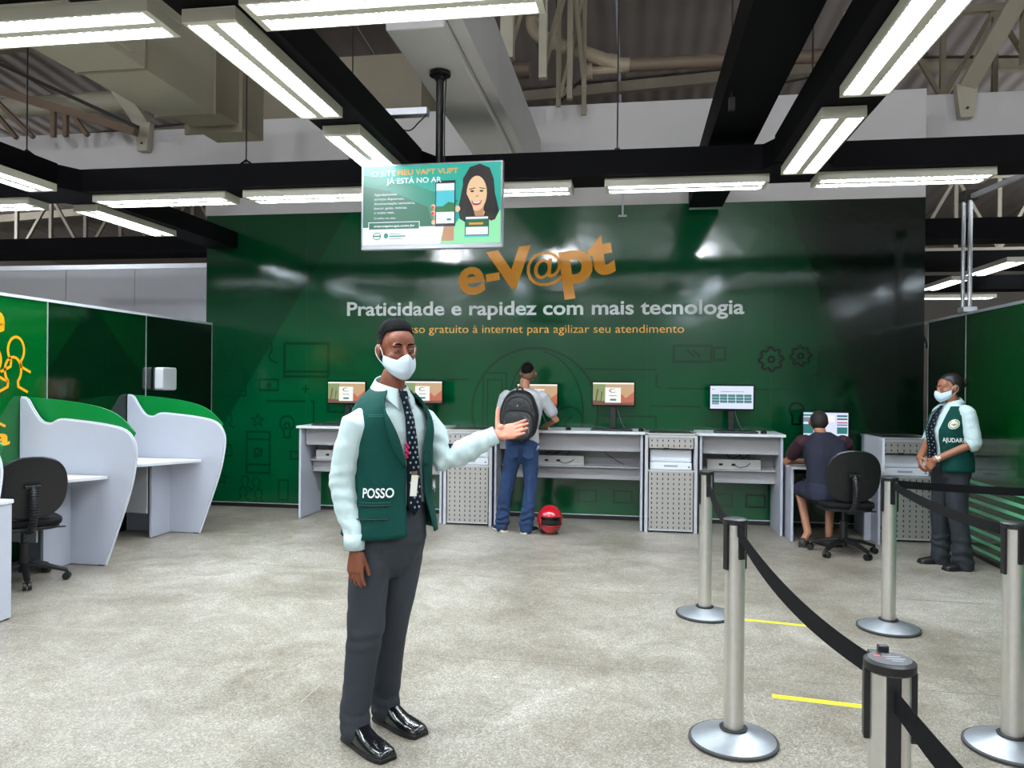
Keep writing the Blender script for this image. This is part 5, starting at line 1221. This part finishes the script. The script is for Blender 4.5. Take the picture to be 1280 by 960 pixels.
    G().tube([l(.152 * math.sin(a), -.106 * math.cos(a), 1.015) for a in [2 * PI * i / 30 for i in range(31)]], (.016, .004), 8, caps=False).to('belt', black_gloss, P, smooth=180)
    leather = mat('polished black leather', (13, 13, 18), .2, coat=.5, wrinkle=.16, wscale=14)
    for he, to in ((heR, toR), (heL, toL)):
        o = shoe(P, he, to, leather, w_=.052, h=.085)
        d = (to - he).normalized(); s = V((d.y, -d.x, 0))
        G().tube([he + d * .175 + s * x + V((0, 0, .068 - 26 * x * x)) for x in (-.03, -.02, -.01, 0, .01, .02, .03)], (.011, .003), 8, ref=d).to('strap', leather, o, smooth=180)
        q = G(); q.tube([he + d * .215 + s * .034 + V((0, 0, .05)), he + d * .265 + s * .034 + V((0, 0, .040)), he + d * .295 + s * .018 + V((0, 0, .035)), he + d * .295 - s * .018 + V((0, 0, .035)), he + d * .265 - s * .034 + V((0, 0, .040)), he + d * .215 - s * .034 + V((0, 0, .05))], .0022, 6).to('welt', leather, o, smooth=180)
        q = G(); q.prism([((he + d * a + s * b).x, (he + d * a + s * b).y) for a, b in ((-.004, -.036), (.075, -.040), (.075, .040), (-.004, .036))], XY, 0, .019); q.to('heel', black_pl, o, bevel=.002)
    return P
man_vest()

# ---------------------------------------------------------------- generic dressed figure
def bodyfig(g, J, head=True):
    if head: head_shapes(g, J['F'])
    limb(g, [J['neck0'], J['neck1']], [.058, .052], 16); torso(g, [(c, a * .8, b * .8, y) for c, a, b, y in J['rings']])
    for s in 'RL': limb(g, [J['sh' + s] * .78 + J['neck0'] * .22 - V((0, 0, .03)), J['el' + s], J['wr' + s]], [.044 * J.get('arm', 1), .036 * J.get('arm', 1), .026 * J.get('arm', 1)]); limb(g, [J['hip' + s], J['kn' + s], J['an' + s]], [.072, .050, .036]); feet(g, J['he' + s], J['to' + s], J['an' + s])
# ---------------------------------------------------------------- man with backpack (back view)
def man_pack():
    P = thing('person', 'man seen from behind in grey T-shirt and blue jeans wearing a black backpack', 'person', (-1.12, 7.88, 0))
    tee = mat('light grey tee', (166, 168, 172), .85, wrinkle=.5, wscale=7, bump=.2, bscale=700)
    jean = mat('blue denim', (24, 50, 88), .85, var=.45, vscale=7, wrinkle=.7, wscale=9, bump=.4, bscale=900)
    J = dict(shR=V((.20, .09, 1.42)), shL=V((-.20, .09, 1.42)), elR=V((.33, .16, 1.16)), wrR=V((.20, .34, 1.09)), elL=V((-.26, .10, 1.14)), wrL=V((-.17, .33, 1.10)),
             hipR=V((.08, 0, .88)), hipL=V((-.08, 0, .88)), knR=V((.09, .01, .49)), knL=V((-.16, .03, .50)), anR=V((.05, -.02, .10)), anL=V((-.22, .06, .10)),
             heR=V((.02, -.07, 0)), toR=V((.13, .17, 0)), heL=V((-.17, .0, 0)), toL=V((-.31, .18, 0)), neck0=V((0, .10, 1.46)), neck1=V((0, .15, 1.57)), F=headframe(V((.03, .19, 1.645)), R(176), R(-32), 0, .97))
    J['rings'] = [(V((0, 0, .86)), .165, .115, 0), (V((0, .0, .95)), .17, .12, 0), (V((0, .02, 1.10)), .165, .115, 0), (V((0, .05, 1.28)), .19, .12, 0), (V((0, .08, 1.40)), .195, .11, 0), (V((0, .09, 1.46)), .13, .09, 0), (V((0, .10, 1.50)), .07, .065, 0)]
    g = G(); bodyfig(g, J)
    hand(g, J['wrR'], V((-.6, .5, -.5)), V((0, -.2, -1)), V((-.4, .6, 0)), .95, curl=(.5, .5, .5, .5)); hand(g, J['wrL'], V((.1, 1, -.15)), V((0, 0, -1)), V((1, 0, 0)), .95, curl=(.4, .4, .4, .4))
    put(bake(g, .0055, 2), 'body', skin_mid, P)
    hair_cap(P, J['F'], mat('black cropped hair', (12, 11, 12), .75), front=.075, side=.062, back=.050, top=.018, thin=.003)
    hair_cap(P, J['F'], mat('shaved nape', (112, 82, 66), .8, bump=.5, bscale=500), front=.075, side=.02, back=-.045, top=.002, thin=.001, name='hair_fade')
    for s in (-1, 1): G().tube([J['F'] @ V(p) for p in ((s * .078, -.03, -.03), (s * .088, .012, -.03), (s * .089, .026, 0), (s * .085, .012, .022))], .002, 6).to('ear_loop', black_pl, P, smooth=180)
    g = G(); torso(g, [(c, a * 1.02 + (.01 if i > 2 else 0), b * 1.02, y) for i, (c, a, b, y) in enumerate(J['rings'])][:-1] + [(V((0, .10, 1.49)), .085, .075, 0)])
    for s in 'RL': limb(g, [J['sh' + s] * .92 + J['neck0'] * .08, J['sh' + s] - V((0, 0, .015)), J['sh' + s].lerp(J['el' + s], .66)], [.050, .064, .066], 16)
    put(bake(g, .008, 3, disp=.008, dscale=.09, seed=11, fold=folds((0, 0, .98), (0, 0, 1), .2, .005, 60, 3)), 'shirt', tee, P)
    g = G(); torso(g, [(V((0, 0, .71)), .04, .03, 0), (V((0, 0, .78)), .12, .09, 0), (V((0, 0, .83)), .15, .115, 0), (V((0, -.01, .90)), .175, .13, 0), (V((0, 0, .98)), .165, .118, 0)])
    for s in 'RL': limb(g, [J['hip' + s], J['hip' + s].lerp(J['kn' + s], .5), J['kn' + s], J['kn' + s].lerp(J['an' + s], .6), J['an' + s] - V((0, 0, .04))], [.092, .082, .070, .068, .072], 18)
    put(bake(g, .008, 3, disp=.009, dscale=.08, seed=21, fold=sumf(*[folds(J['an' + s] + V((0, 0, .05)), (0, 0, 1), .13, .008, 80, 3) for s in 'RL'])), 'jeans', jean, P)
    for s in (-1, 1):
        G().prism([(s * .08 - .055, .80), (s * .08, .775), (s * .08 + .055, .80), (s * .08 + .055, .91), (s * .08 - .055, .91)], XZ, -.139, -.128).to('back_pocket', jean, P, bevel=.002)
    G().tube([V((.168 * math.sin(a), -.120 * math.cos(a), .965)) for a in [2 * PI * i / 30 for i in range(31)]], (.016, .005), 8, caps=False).to('belt', mat('pale belt', (160, 152, 130), .6), P, smooth=180)
    for s in 'RL': shoe(P, J['he' + s], J['to' + s], mat('navy sneaker', (32, 38, 58), .7), w_=.045, h=.07, sole=mat('pale sole', (200, 196, 186), .6), square=False)
    # backpack: worn, but a thing of its own
    B = thing('backpack', 'black backpack worn by the man in jeans at the counter', 'backpack', (-1.14, 7.88, 0))
    bm = mat('black nylon', (10, 10, 13), .55, wrinkle=.5, wscale=12, bump=.4, bscale=600); bl = mat('charcoal nylon', (26, 26, 33), .6, bump=.4, bscale=600)
    lean = lambda x, y, z: V((x, y + .12 * (z - 1.0) + .0, z))
    def shape(g, x0, z0, hw, hh, y0, dep, px=2.6, tap=.16):
        n = 30; rings = []
        for yy, q in ((y0, .97), (y0 - dep * .25, 1.0), (y0 - dep * .75, .97), (y0 - dep * .95, .86), (y0 - dep, .60)):
            r = []
            for j in range(n):
                t = 2 * PI * j / n; cx = math.copysign(abs(math.cos(t)) ** (2 / px), math.cos(t)); cz = math.copysign(abs(math.sin(t)) ** (2 / px), math.sin(t))
                r.append(lean(x0 + cx * hw * q * (1 - tap * max(0, cz)), yy, z0 + cz * hh * q))
            rings.append(r)
        k = len(rings); g.add(sum(rings, []), [(i * n + j, i * n + (j + 1) % n, (i + 1) * n + (j + 1) % n, (i + 1) * n + j) for i in range(k - 1) for j in range(n)] + [tuple(range(n))[::-1], tuple((k - 1) * n + j for j in range(n))])
    g = G(); shape(g, 0, 1.215, .200, .262, -.085, .16); me = bake(g, .010, 3, disp=.008, dscale=.07, seed=4); put(me, 'main_bag', bm, B)
    g = G(); shape(g, 0.0, 1.12, .170, .155, -.225, .075, 3, .05); put(bake(g, .009, 2, disp=.006, dscale=.06, seed=8), 'front_pocket', bm, B)
    def arc(z0, hw, h, y, r, nm, m=bl): G().tube([lean(hw * math.cos(t), y, z0 + h * math.sin(t)) for t in [PI * i / 16 for i in range(17)]], r, 6).to(nm, m, B, smooth=180)
    arc(1.28, .135, .13, -.243, .004, 'zip'); arc(1.14, .125, .09, -.296, .004, 'zip', mat('grey zip', (86, 86, 92), .5)); arc(1.20, .150, .10, -.238, .007, 'piping')
    for x, z in ((.075, 1.09), (.12, 1.08)): G().bar(lean(x, -.30, z + .03), lean(x + .004, -.302, z - .03), .006, .004).to('zip_pull', mat('grey zip', (86, 86, 92), .5), B)
    G().box(-.02, -.002, -.006, .02, .002, .006).xf(Matrix.Translation(lean(.01, -.245, 1.315))).to('badge', mat('pale badge', (180, 180, 184), .4), B)
    G().tube([lean(.035 * math.cos(t), -.13, 1.455 + .045 * math.sin(t)) for t in [PI * i / 12 for i in range(13)]], .009, 8).to('haul_loop', bm, B, smooth=180)
    for s in (-1, 1): G().tube(cr([V((s * .07, -.11, 1.42)), V((s * .095, -.04, 1.525)), V((s * .110, .06, 1.575)), V((s * .13, .19, 1.46)), V((s * .14, .22, 1.30)), V((s * .16, .15, 1.10)), V((s * .17, -.02, 1.0))], 5), (.028, .008), 10, ref=V((0, 0, 1))).to('shoulder_strap', bl, B, smooth=60)
    return P
man_pack()
# ---------------------------------------------------------------- seated man (back view)
def man_seated():
    P = thing('person', 'seated man seen from behind in navy T-shirt with maroon sleeves', 'person', (1.80, 7.66, 0))
    J = dict(shR=V((.19, .05, 1.02)), shL=V((-.19, .05, 1.02)), elR=V((.26, .27, .80)), wrR=V((.10, .42, .785)), elL=V((-.30, .27, .795)), wrL=V((-.10, .40, .785)),
             hipR=V((.09, -.06, .55)), hipL=V((-.09, -.06, .55)), knR=V((.14, .36, .54)), knL=V((-.16, .34, .53)), anR=V((.08, .16, .12)), anL=V((-.12, .14, .13)),
             heR=V((.10, .10, .0)), toR=V((.0, .34, .0)), heL=V((-.19, .04, 0)), toL=V((-.12, .27, 0)), neck0=V((-.02, .09, 1.06)), neck1=V((-.02, .15, 1.13)), F=headframe(V((-.02, .20, 1.19)), R(178), R(-28), 0, .98))
    J['rings'] = [(V((0, -.06, .50)), .17, .13, 0), (V((0, -.05, .60)), .17, .13, 0), (V((0, -.03, .75)), .165, .12, 0), (V((0, .0, .90)), .185, .12, 0), (V((0, .04, 1.01)), .19, .11, 0), (V((0, .06, 1.06)), .13, .09, 0), (V((0, .08, 1.10)), .07, .065, 0)]
    g = G(); bodyfig(g, J)
    hand(g, J['wrR'], V((-.9, .4, -.05)), V((0, 0, -1)), V((0, 1, 0)), .95, curl=(.3, .3, .3, .3)); hand(g, J['wrL'], V((.9, .3, -.05)), V((0, 0, -1)), V((0, 1, 0)), .95, curl=(.3, .3, .3, .3))
    put(bake(g, .006, 2), 'body', mat('olive skin', (158, 108, 82), .5, var=.08), P)
    hair_cap(P, J['F'], mat('brown cropped hair', (26, 20, 18), .75, bump=.8, bscale=400), front=.075, side=.02, back=-.045, top=.012, thin=.005)
    navy = mat('navy tee', (14, 17, 38), .85, wrinkle=.5, wscale=6); mar = mat('maroon sleeve', (44, 14, 26), .85, wrinkle=.5, wscale=6)
    g = G(); torso(g, [(c, a * 1.06, b * 1.06, y) for c, a, b, y in J['rings']][:-1] + [(V((-.01, .08, 1.10)), .075, .07, 0)])
    put(bake(g, .008, 3, disp=.008, dscale=.09, seed=31), 'shirt', navy, P)
    for s in 'RL':
        g = G(); limb(g, [J['sh' + s] * .90 + V((0, .05, 1.0)) * .10, J['sh' + s] - V((0, 0, .01)), J['sh' + s].lerp(J['el' + s], .62)], [.066, .075, .066], 16); put(bake(g, .008, 2, disp=.005, dscale=.07, seed=3), 'sleeve', mar, P)
    sh_m = mat('dark shorts', (24, 30, 52), .85, var=.7, vscale=22); g = G(); torso(g, [(V((0, -.07, .485)), .17, .14, 0), (V((0, -.06, .56)), .18, .145, 0), (V((0, -.05, .64)), .175, .135, 0)])
    for s in 'RL': limb(g, [J['hip' + s], J['hip' + s].lerp(J['kn' + s], .85)], [.092, .080], 16)
    put(bake(g, .009, 2, disp=.006, dscale=.07), 'shorts', sh_m, P)
    for s in 'RL': shoe(P, J['he' + s], J['to' + s], mat('grey slip-on', (52, 48, 46), .7), w_=.047, h=.065, sole=mat('dark sole', (40, 38, 36), .7), square=False)
man_seated()
# ---------------------------------------------------------------- woman in vest (side view)
def woman():
    P = thing('person', 'woman in green vest and face mask standing with joined hands by the right partition', 'person', (2.70, 7.13, 0))
    yaw = R(-76)
    def l(x, y, z): return V((x * math.cos(yaw) - y * math.sin(yaw), x * math.sin(yaw) + y * math.cos(yaw), z))
    shirt_m = mat('pale mint shirt', (184, 204, 206), .75); vest_m = mat('dark green vest', (2, 58, 52), .8); pants = mat('slate trousers', (31, 36, 43), .85, wrinkle=.4, wscale=5)
    J = dict(shR=l(-.165, .02, 1.34), shL=l(.165, .03, 1.34), elR=l(-.25, -.02, 1.08), wrR=l(-.09, -.22, .93), elL=l(.225, .05, 1.08), wrL=l(.10, -.21, .93),
             hipR=l(-.085, 0, .84), hipL=l(.085, 0, .84), knR=l(-.10, -.02, .46), knL=l(.10, .0, .46), anR=l(-.12, .0, .09), anL=l(.11, .05, .09),
             heR=l(-.12, .06, 0), toR=l(-.15, -.18, 0), heL=l(.11, .10, 0), toL=l(.12, -.13, 0), neck0=l(0, .03, 1.36), neck1=l(0, -.005, 1.46), F=headframe(l(0, -.015, 1.54), R(-84), R(6), 0, .95))
    J['rings'] = [(l(0, 0, .80), .17, .13, yaw), (l(0, 0, .92), .18, .14, yaw), (l(0, -.01, 1.03), .165, .135, yaw), (l(0, -.02, 1.18), .175, .15, yaw), (l(0, .0, 1.30), .175, .125, yaw), (l(0, .02, 1.37), .12, .09, yaw), (l(0, .02, 1.41), .065, .06, yaw)]
    g = G(); J['arm'] = 1.12; bodyfig(g, J)
    hand(g, J['wrL'], l(-.55, -.25, -.75), l(-.3, .9, 0), l(0, -.5, -.1), .92, curl=(.4, .45, .5, .55)); hand(g, J['wrR'], l(.5, -.25, -.8), l(.3, .9, 0), l(0, -.6, .1), .92, curl=(.4, .45, .5, .55))
    put(bake(g, .005, 2), 'body', mat('warm brown skin', (150, 98, 74), .5, var=.08), P)
    hm = mat('black tied hair', (16, 12, 12), .5, bump=.8, bscale=200)
    hair_cap(P, J['F'], hm, front=.066, side=-.0, back=-.05, top=.012, thin=.007)
    G().ball((0, .125, .030), (.042, .040, .042), 18, 12).xf(J['F']).to('hair_bun', hm, P, smooth=180)
    face_parts(P, J['F'], mat('warm brown skin', (150, 98, 74)) ); brows(P, J['F'], hm)
    mask_mesh(P, J['F'], mat('pale blue face mask', (186, 210, 226), .8), mat('ear loop', (225, 230, 235), .8))
    g = G(); torso(g, [(c, a * 1.02, b * 1.02, y) for c, a, b, y in J['rings'][1:-1]] + [(l(0, .02, 1.41), .072, .068, yaw)])
    for s in 'RL': limb(g, [J['sh' + s] * .92 + l(0, .02, 1.33) * .08, J['sh' + s] - V((0, 0, .01)), J['sh' + s].lerp(J['el' + s], .5), J['el' + s]], [.058, .066, .066, .062], 16)
    put(bake(g, .007, 3, disp=.006, dscale=.07, fold=sumf(folds(J['elL'], (0, 0, 1), .12, .0022, 90, 3), folds(J['shL'] - V((0, 0, .1)), (0, .5, 1), .1, .0015, 70, 3))), 'shirt', shirt_m, P)
    for s in 'RL': a = J['el' + s]; b = J['wr' + s]; d = (b - a).normalized(); G().tube([a + d * .0, a + d * .05], [.062, .056], 20, caps=False).to('rolled_cuff', shirt_m, P, smooth=60, solid=.006)
    rg = J['rings']
    def ring(z):
        for i in range(len(rg) - 1):
            if rg[i][0].z <= z <= rg[i + 1][0].z + 1e-6:
                t = (z - rg[i][0].z) / (rg[i + 1][0].z - rg[i][0].z); return rg[i][0].lerp(rg[i + 1][0], t), rg[i][1] + (rg[i + 1][1] - rg[i][1]) * t, rg[i][2] + (rg[i + 1][2] - rg[i][2]) * t
        return rg[-1][0], rg[-1][1], rg[-1][2]
    def vw(th, z, off=.012):
        c, a, b = ring(z); e = 2 / 2.35; x = (a + off) * math.copysign(abs(math.sin(th)) ** e, math.sin(th)); y = -(b + off) * math.copysign(abs(math.cos(th)) ** e, math.cos(th))
        return V((c.x, c.y, z)) + l(x, y, 0)
    def vest(u, v):
        z = .83 + (1.405 - .83) * v; k = max(0, (z - 1.12) / .28); a1 = R(22 + 14 * k); a0 = -a1; th = a1 + u * (2 * PI - 2 * a1)
        return vw(th, z, .012 + .010 * max(0, (.95 - z) / .12) - (.02 * max(0, (z - 1.33) / .07)))
    ve = G().grid(vest, 64, 24).to('vest', vest_m, P, smooth=180, solid=.006)
    vs, fs = text_bbox('AJUDAR?', .018); X0, X1 = min(v.x for v in vs), max(v.x for v in vs)
    G().add([vw(R(34) + R(58) * (v.x - X0) / (X1 - X0), 1.085 + v.y * .050, .024) for v in vs], fs).to('lettering', mat('white print', (225, 228, 230), .5), ve)
    g = G(); g.add([vw(R(62), 1.235, .022)] + [vw(R(62) + .27 * math.cos(2 * PI * i / 20), 1.235 + .042 * math.sin(2 * PI * i / 20), .022) for i in range(20)], [(0, 1 + i, 1 + (i + 1) % 20) for i in range(20)]); g.to('emblem', mat('cream badge print', (222, 222, 200), .5), ve)
    g = G()
    for i in range(16):
        if i in (4, 5): continue
        a = 2 * PI * i / 16; b = 2 * PI * (i + 1) / 16
        g.add([vw(R(62) + q * .27 * math.cos(t), 1.235 + q * .042 * math.sin(t), .0235) for q, t in ((.72, a), (.84, a), (.84, b), (.72, b))], [(0, 1, 2, 3)])
    g.to('emblem_ring', mat('dark green print line', (20, 80, 60), .5), ve)
    vs, fs = text_bbox('vapt', .02); X0, X1 = min(v.x for v in vs), max(v.x for v in vs); G().add([vw(R(62) + .27 * (.9 * (v.x - X0) / (X1 - X0) - .45), 1.226 + v.y * .026, .0240) for v in vs], fs).to('emblem_text', mat('dark green print line', (20, 80, 60), .5), ve)
    # tie, collar
    tm = mat('navy dotted tie', (22, 36, 50), .6); zz = [1.385, 1.36, 1.30, 1.18, 1.05, .93, .89]; hw = [.018, .014, .022, .028, .034, .036, .004]
    pr = [(vw(-hw[i] / .15, zz[i], .024), vw(0, zz[i], .030), vw(hw[i] / .15, zz[i], .024)) for i in range(7)]
    g = G(); g.add(sum((list(p) for p in pr), []), [(3 * i + k, 3 * i + k + 1, 3 * i + k + 4, 3 * i + k + 3) for i in range(6) for k in (0, 1)]); tie = g.to('tie', tm, P, smooth=60, solid=.004)
    gd = G(); z = 1.34; k = 0
    while z > .92: gd.ball(vw(.06 if k % 2 else .16, z, .030), (.006,) * 3, 8, 6); gd.ball(vw(-.10, z, .030), (.006,) * 3, 8, 6); z -= .026; k += 1
    tag(gd.to('tie_dots', mat('tie dot', (168, 184, 196), .6), tie, smooth=180), kind='stuff')
    for sgn in (-1, 1):
        def f(u, v, sgn=sgn):
            a = sgn * (R(178) - u * R(164)); r = .062 + .026 * v; tp = max(0, u - .55) / .45
            return l(math.sin(a) * r, .015 - math.cos(a) * r - .012 * tp * v, 1.458 - .045 * u - v * (.036 + .045 * tp))
        G().grid(f, 16, 5).to('collar', shirt_m, P, smooth=180, solid=.005)
    G().lathe([(.030, -.006), (.032, 0), (.030, .006)], n=20).xf(Matrix.Translation(J['wrL'] - (J['wrL'] - J['elL']).normalized() * .02) @ (J['wrL'] - J['elL']).to_track_quat('Z', 'Y').to_matrix().to_4x4()).to('watch_strap', mat('pale strap', (200, 200, 196), .4), P, smooth=60)
    d = (J['wrL'] - J['elL']).normalized(); G().ball(J['wrL'] - d * .02 + l(.016, 0, 0) + V((0, -.022, .012)), (.014, .008, .014), 14, 8).to('watch_face', mat('watch face', (228, 224, 206), .3), P, smooth=180)
    G().tube([J['elL'].lerp(J['wrL'], .68) + q for q in [V((.036 * math.cos(t), 0, .036 * math.sin(t))) for t in [2 * PI * i / 20 for i in range(21)]]], .003, 6).to('bracelet', black_pl, P, smooth=180)
    g = G(); torso(g, [(l(0, 0, .66), .04, .03, yaw), (l(0, 0, .72), .12, .09, yaw), (l(0, 0, .78), .165, .13, yaw), (l(0, 0, .86), .180, .145, yaw), (l(0, 0, .95), .165, .13, yaw)])
    for s in 'RL': limb(g, [J['hip' + s], J['hip' + s].lerp(J['kn' + s], .5), J['kn' + s], J['kn' + s].lerp(J['an' + s], .6), J['an' + s] - V((0, 0, .045))], [.100, .090, .076, .074, .080], 18)
    put(bake(g, .008, 3, disp=.008, dscale=.1, seed=41, fold=sumf(*[folds(J['an' + s] + V((0, 0, .06)), (0, 0, 1), .12, .006, 70, 3) for s in 'RL'])), 'trousers', pants, P)
    for s in 'RL': shoe(P, J['he' + s], J['to' + s], mat('black flat shoe', (16, 16, 20), .5), w_=.044, h=.045, square=False)
woman()
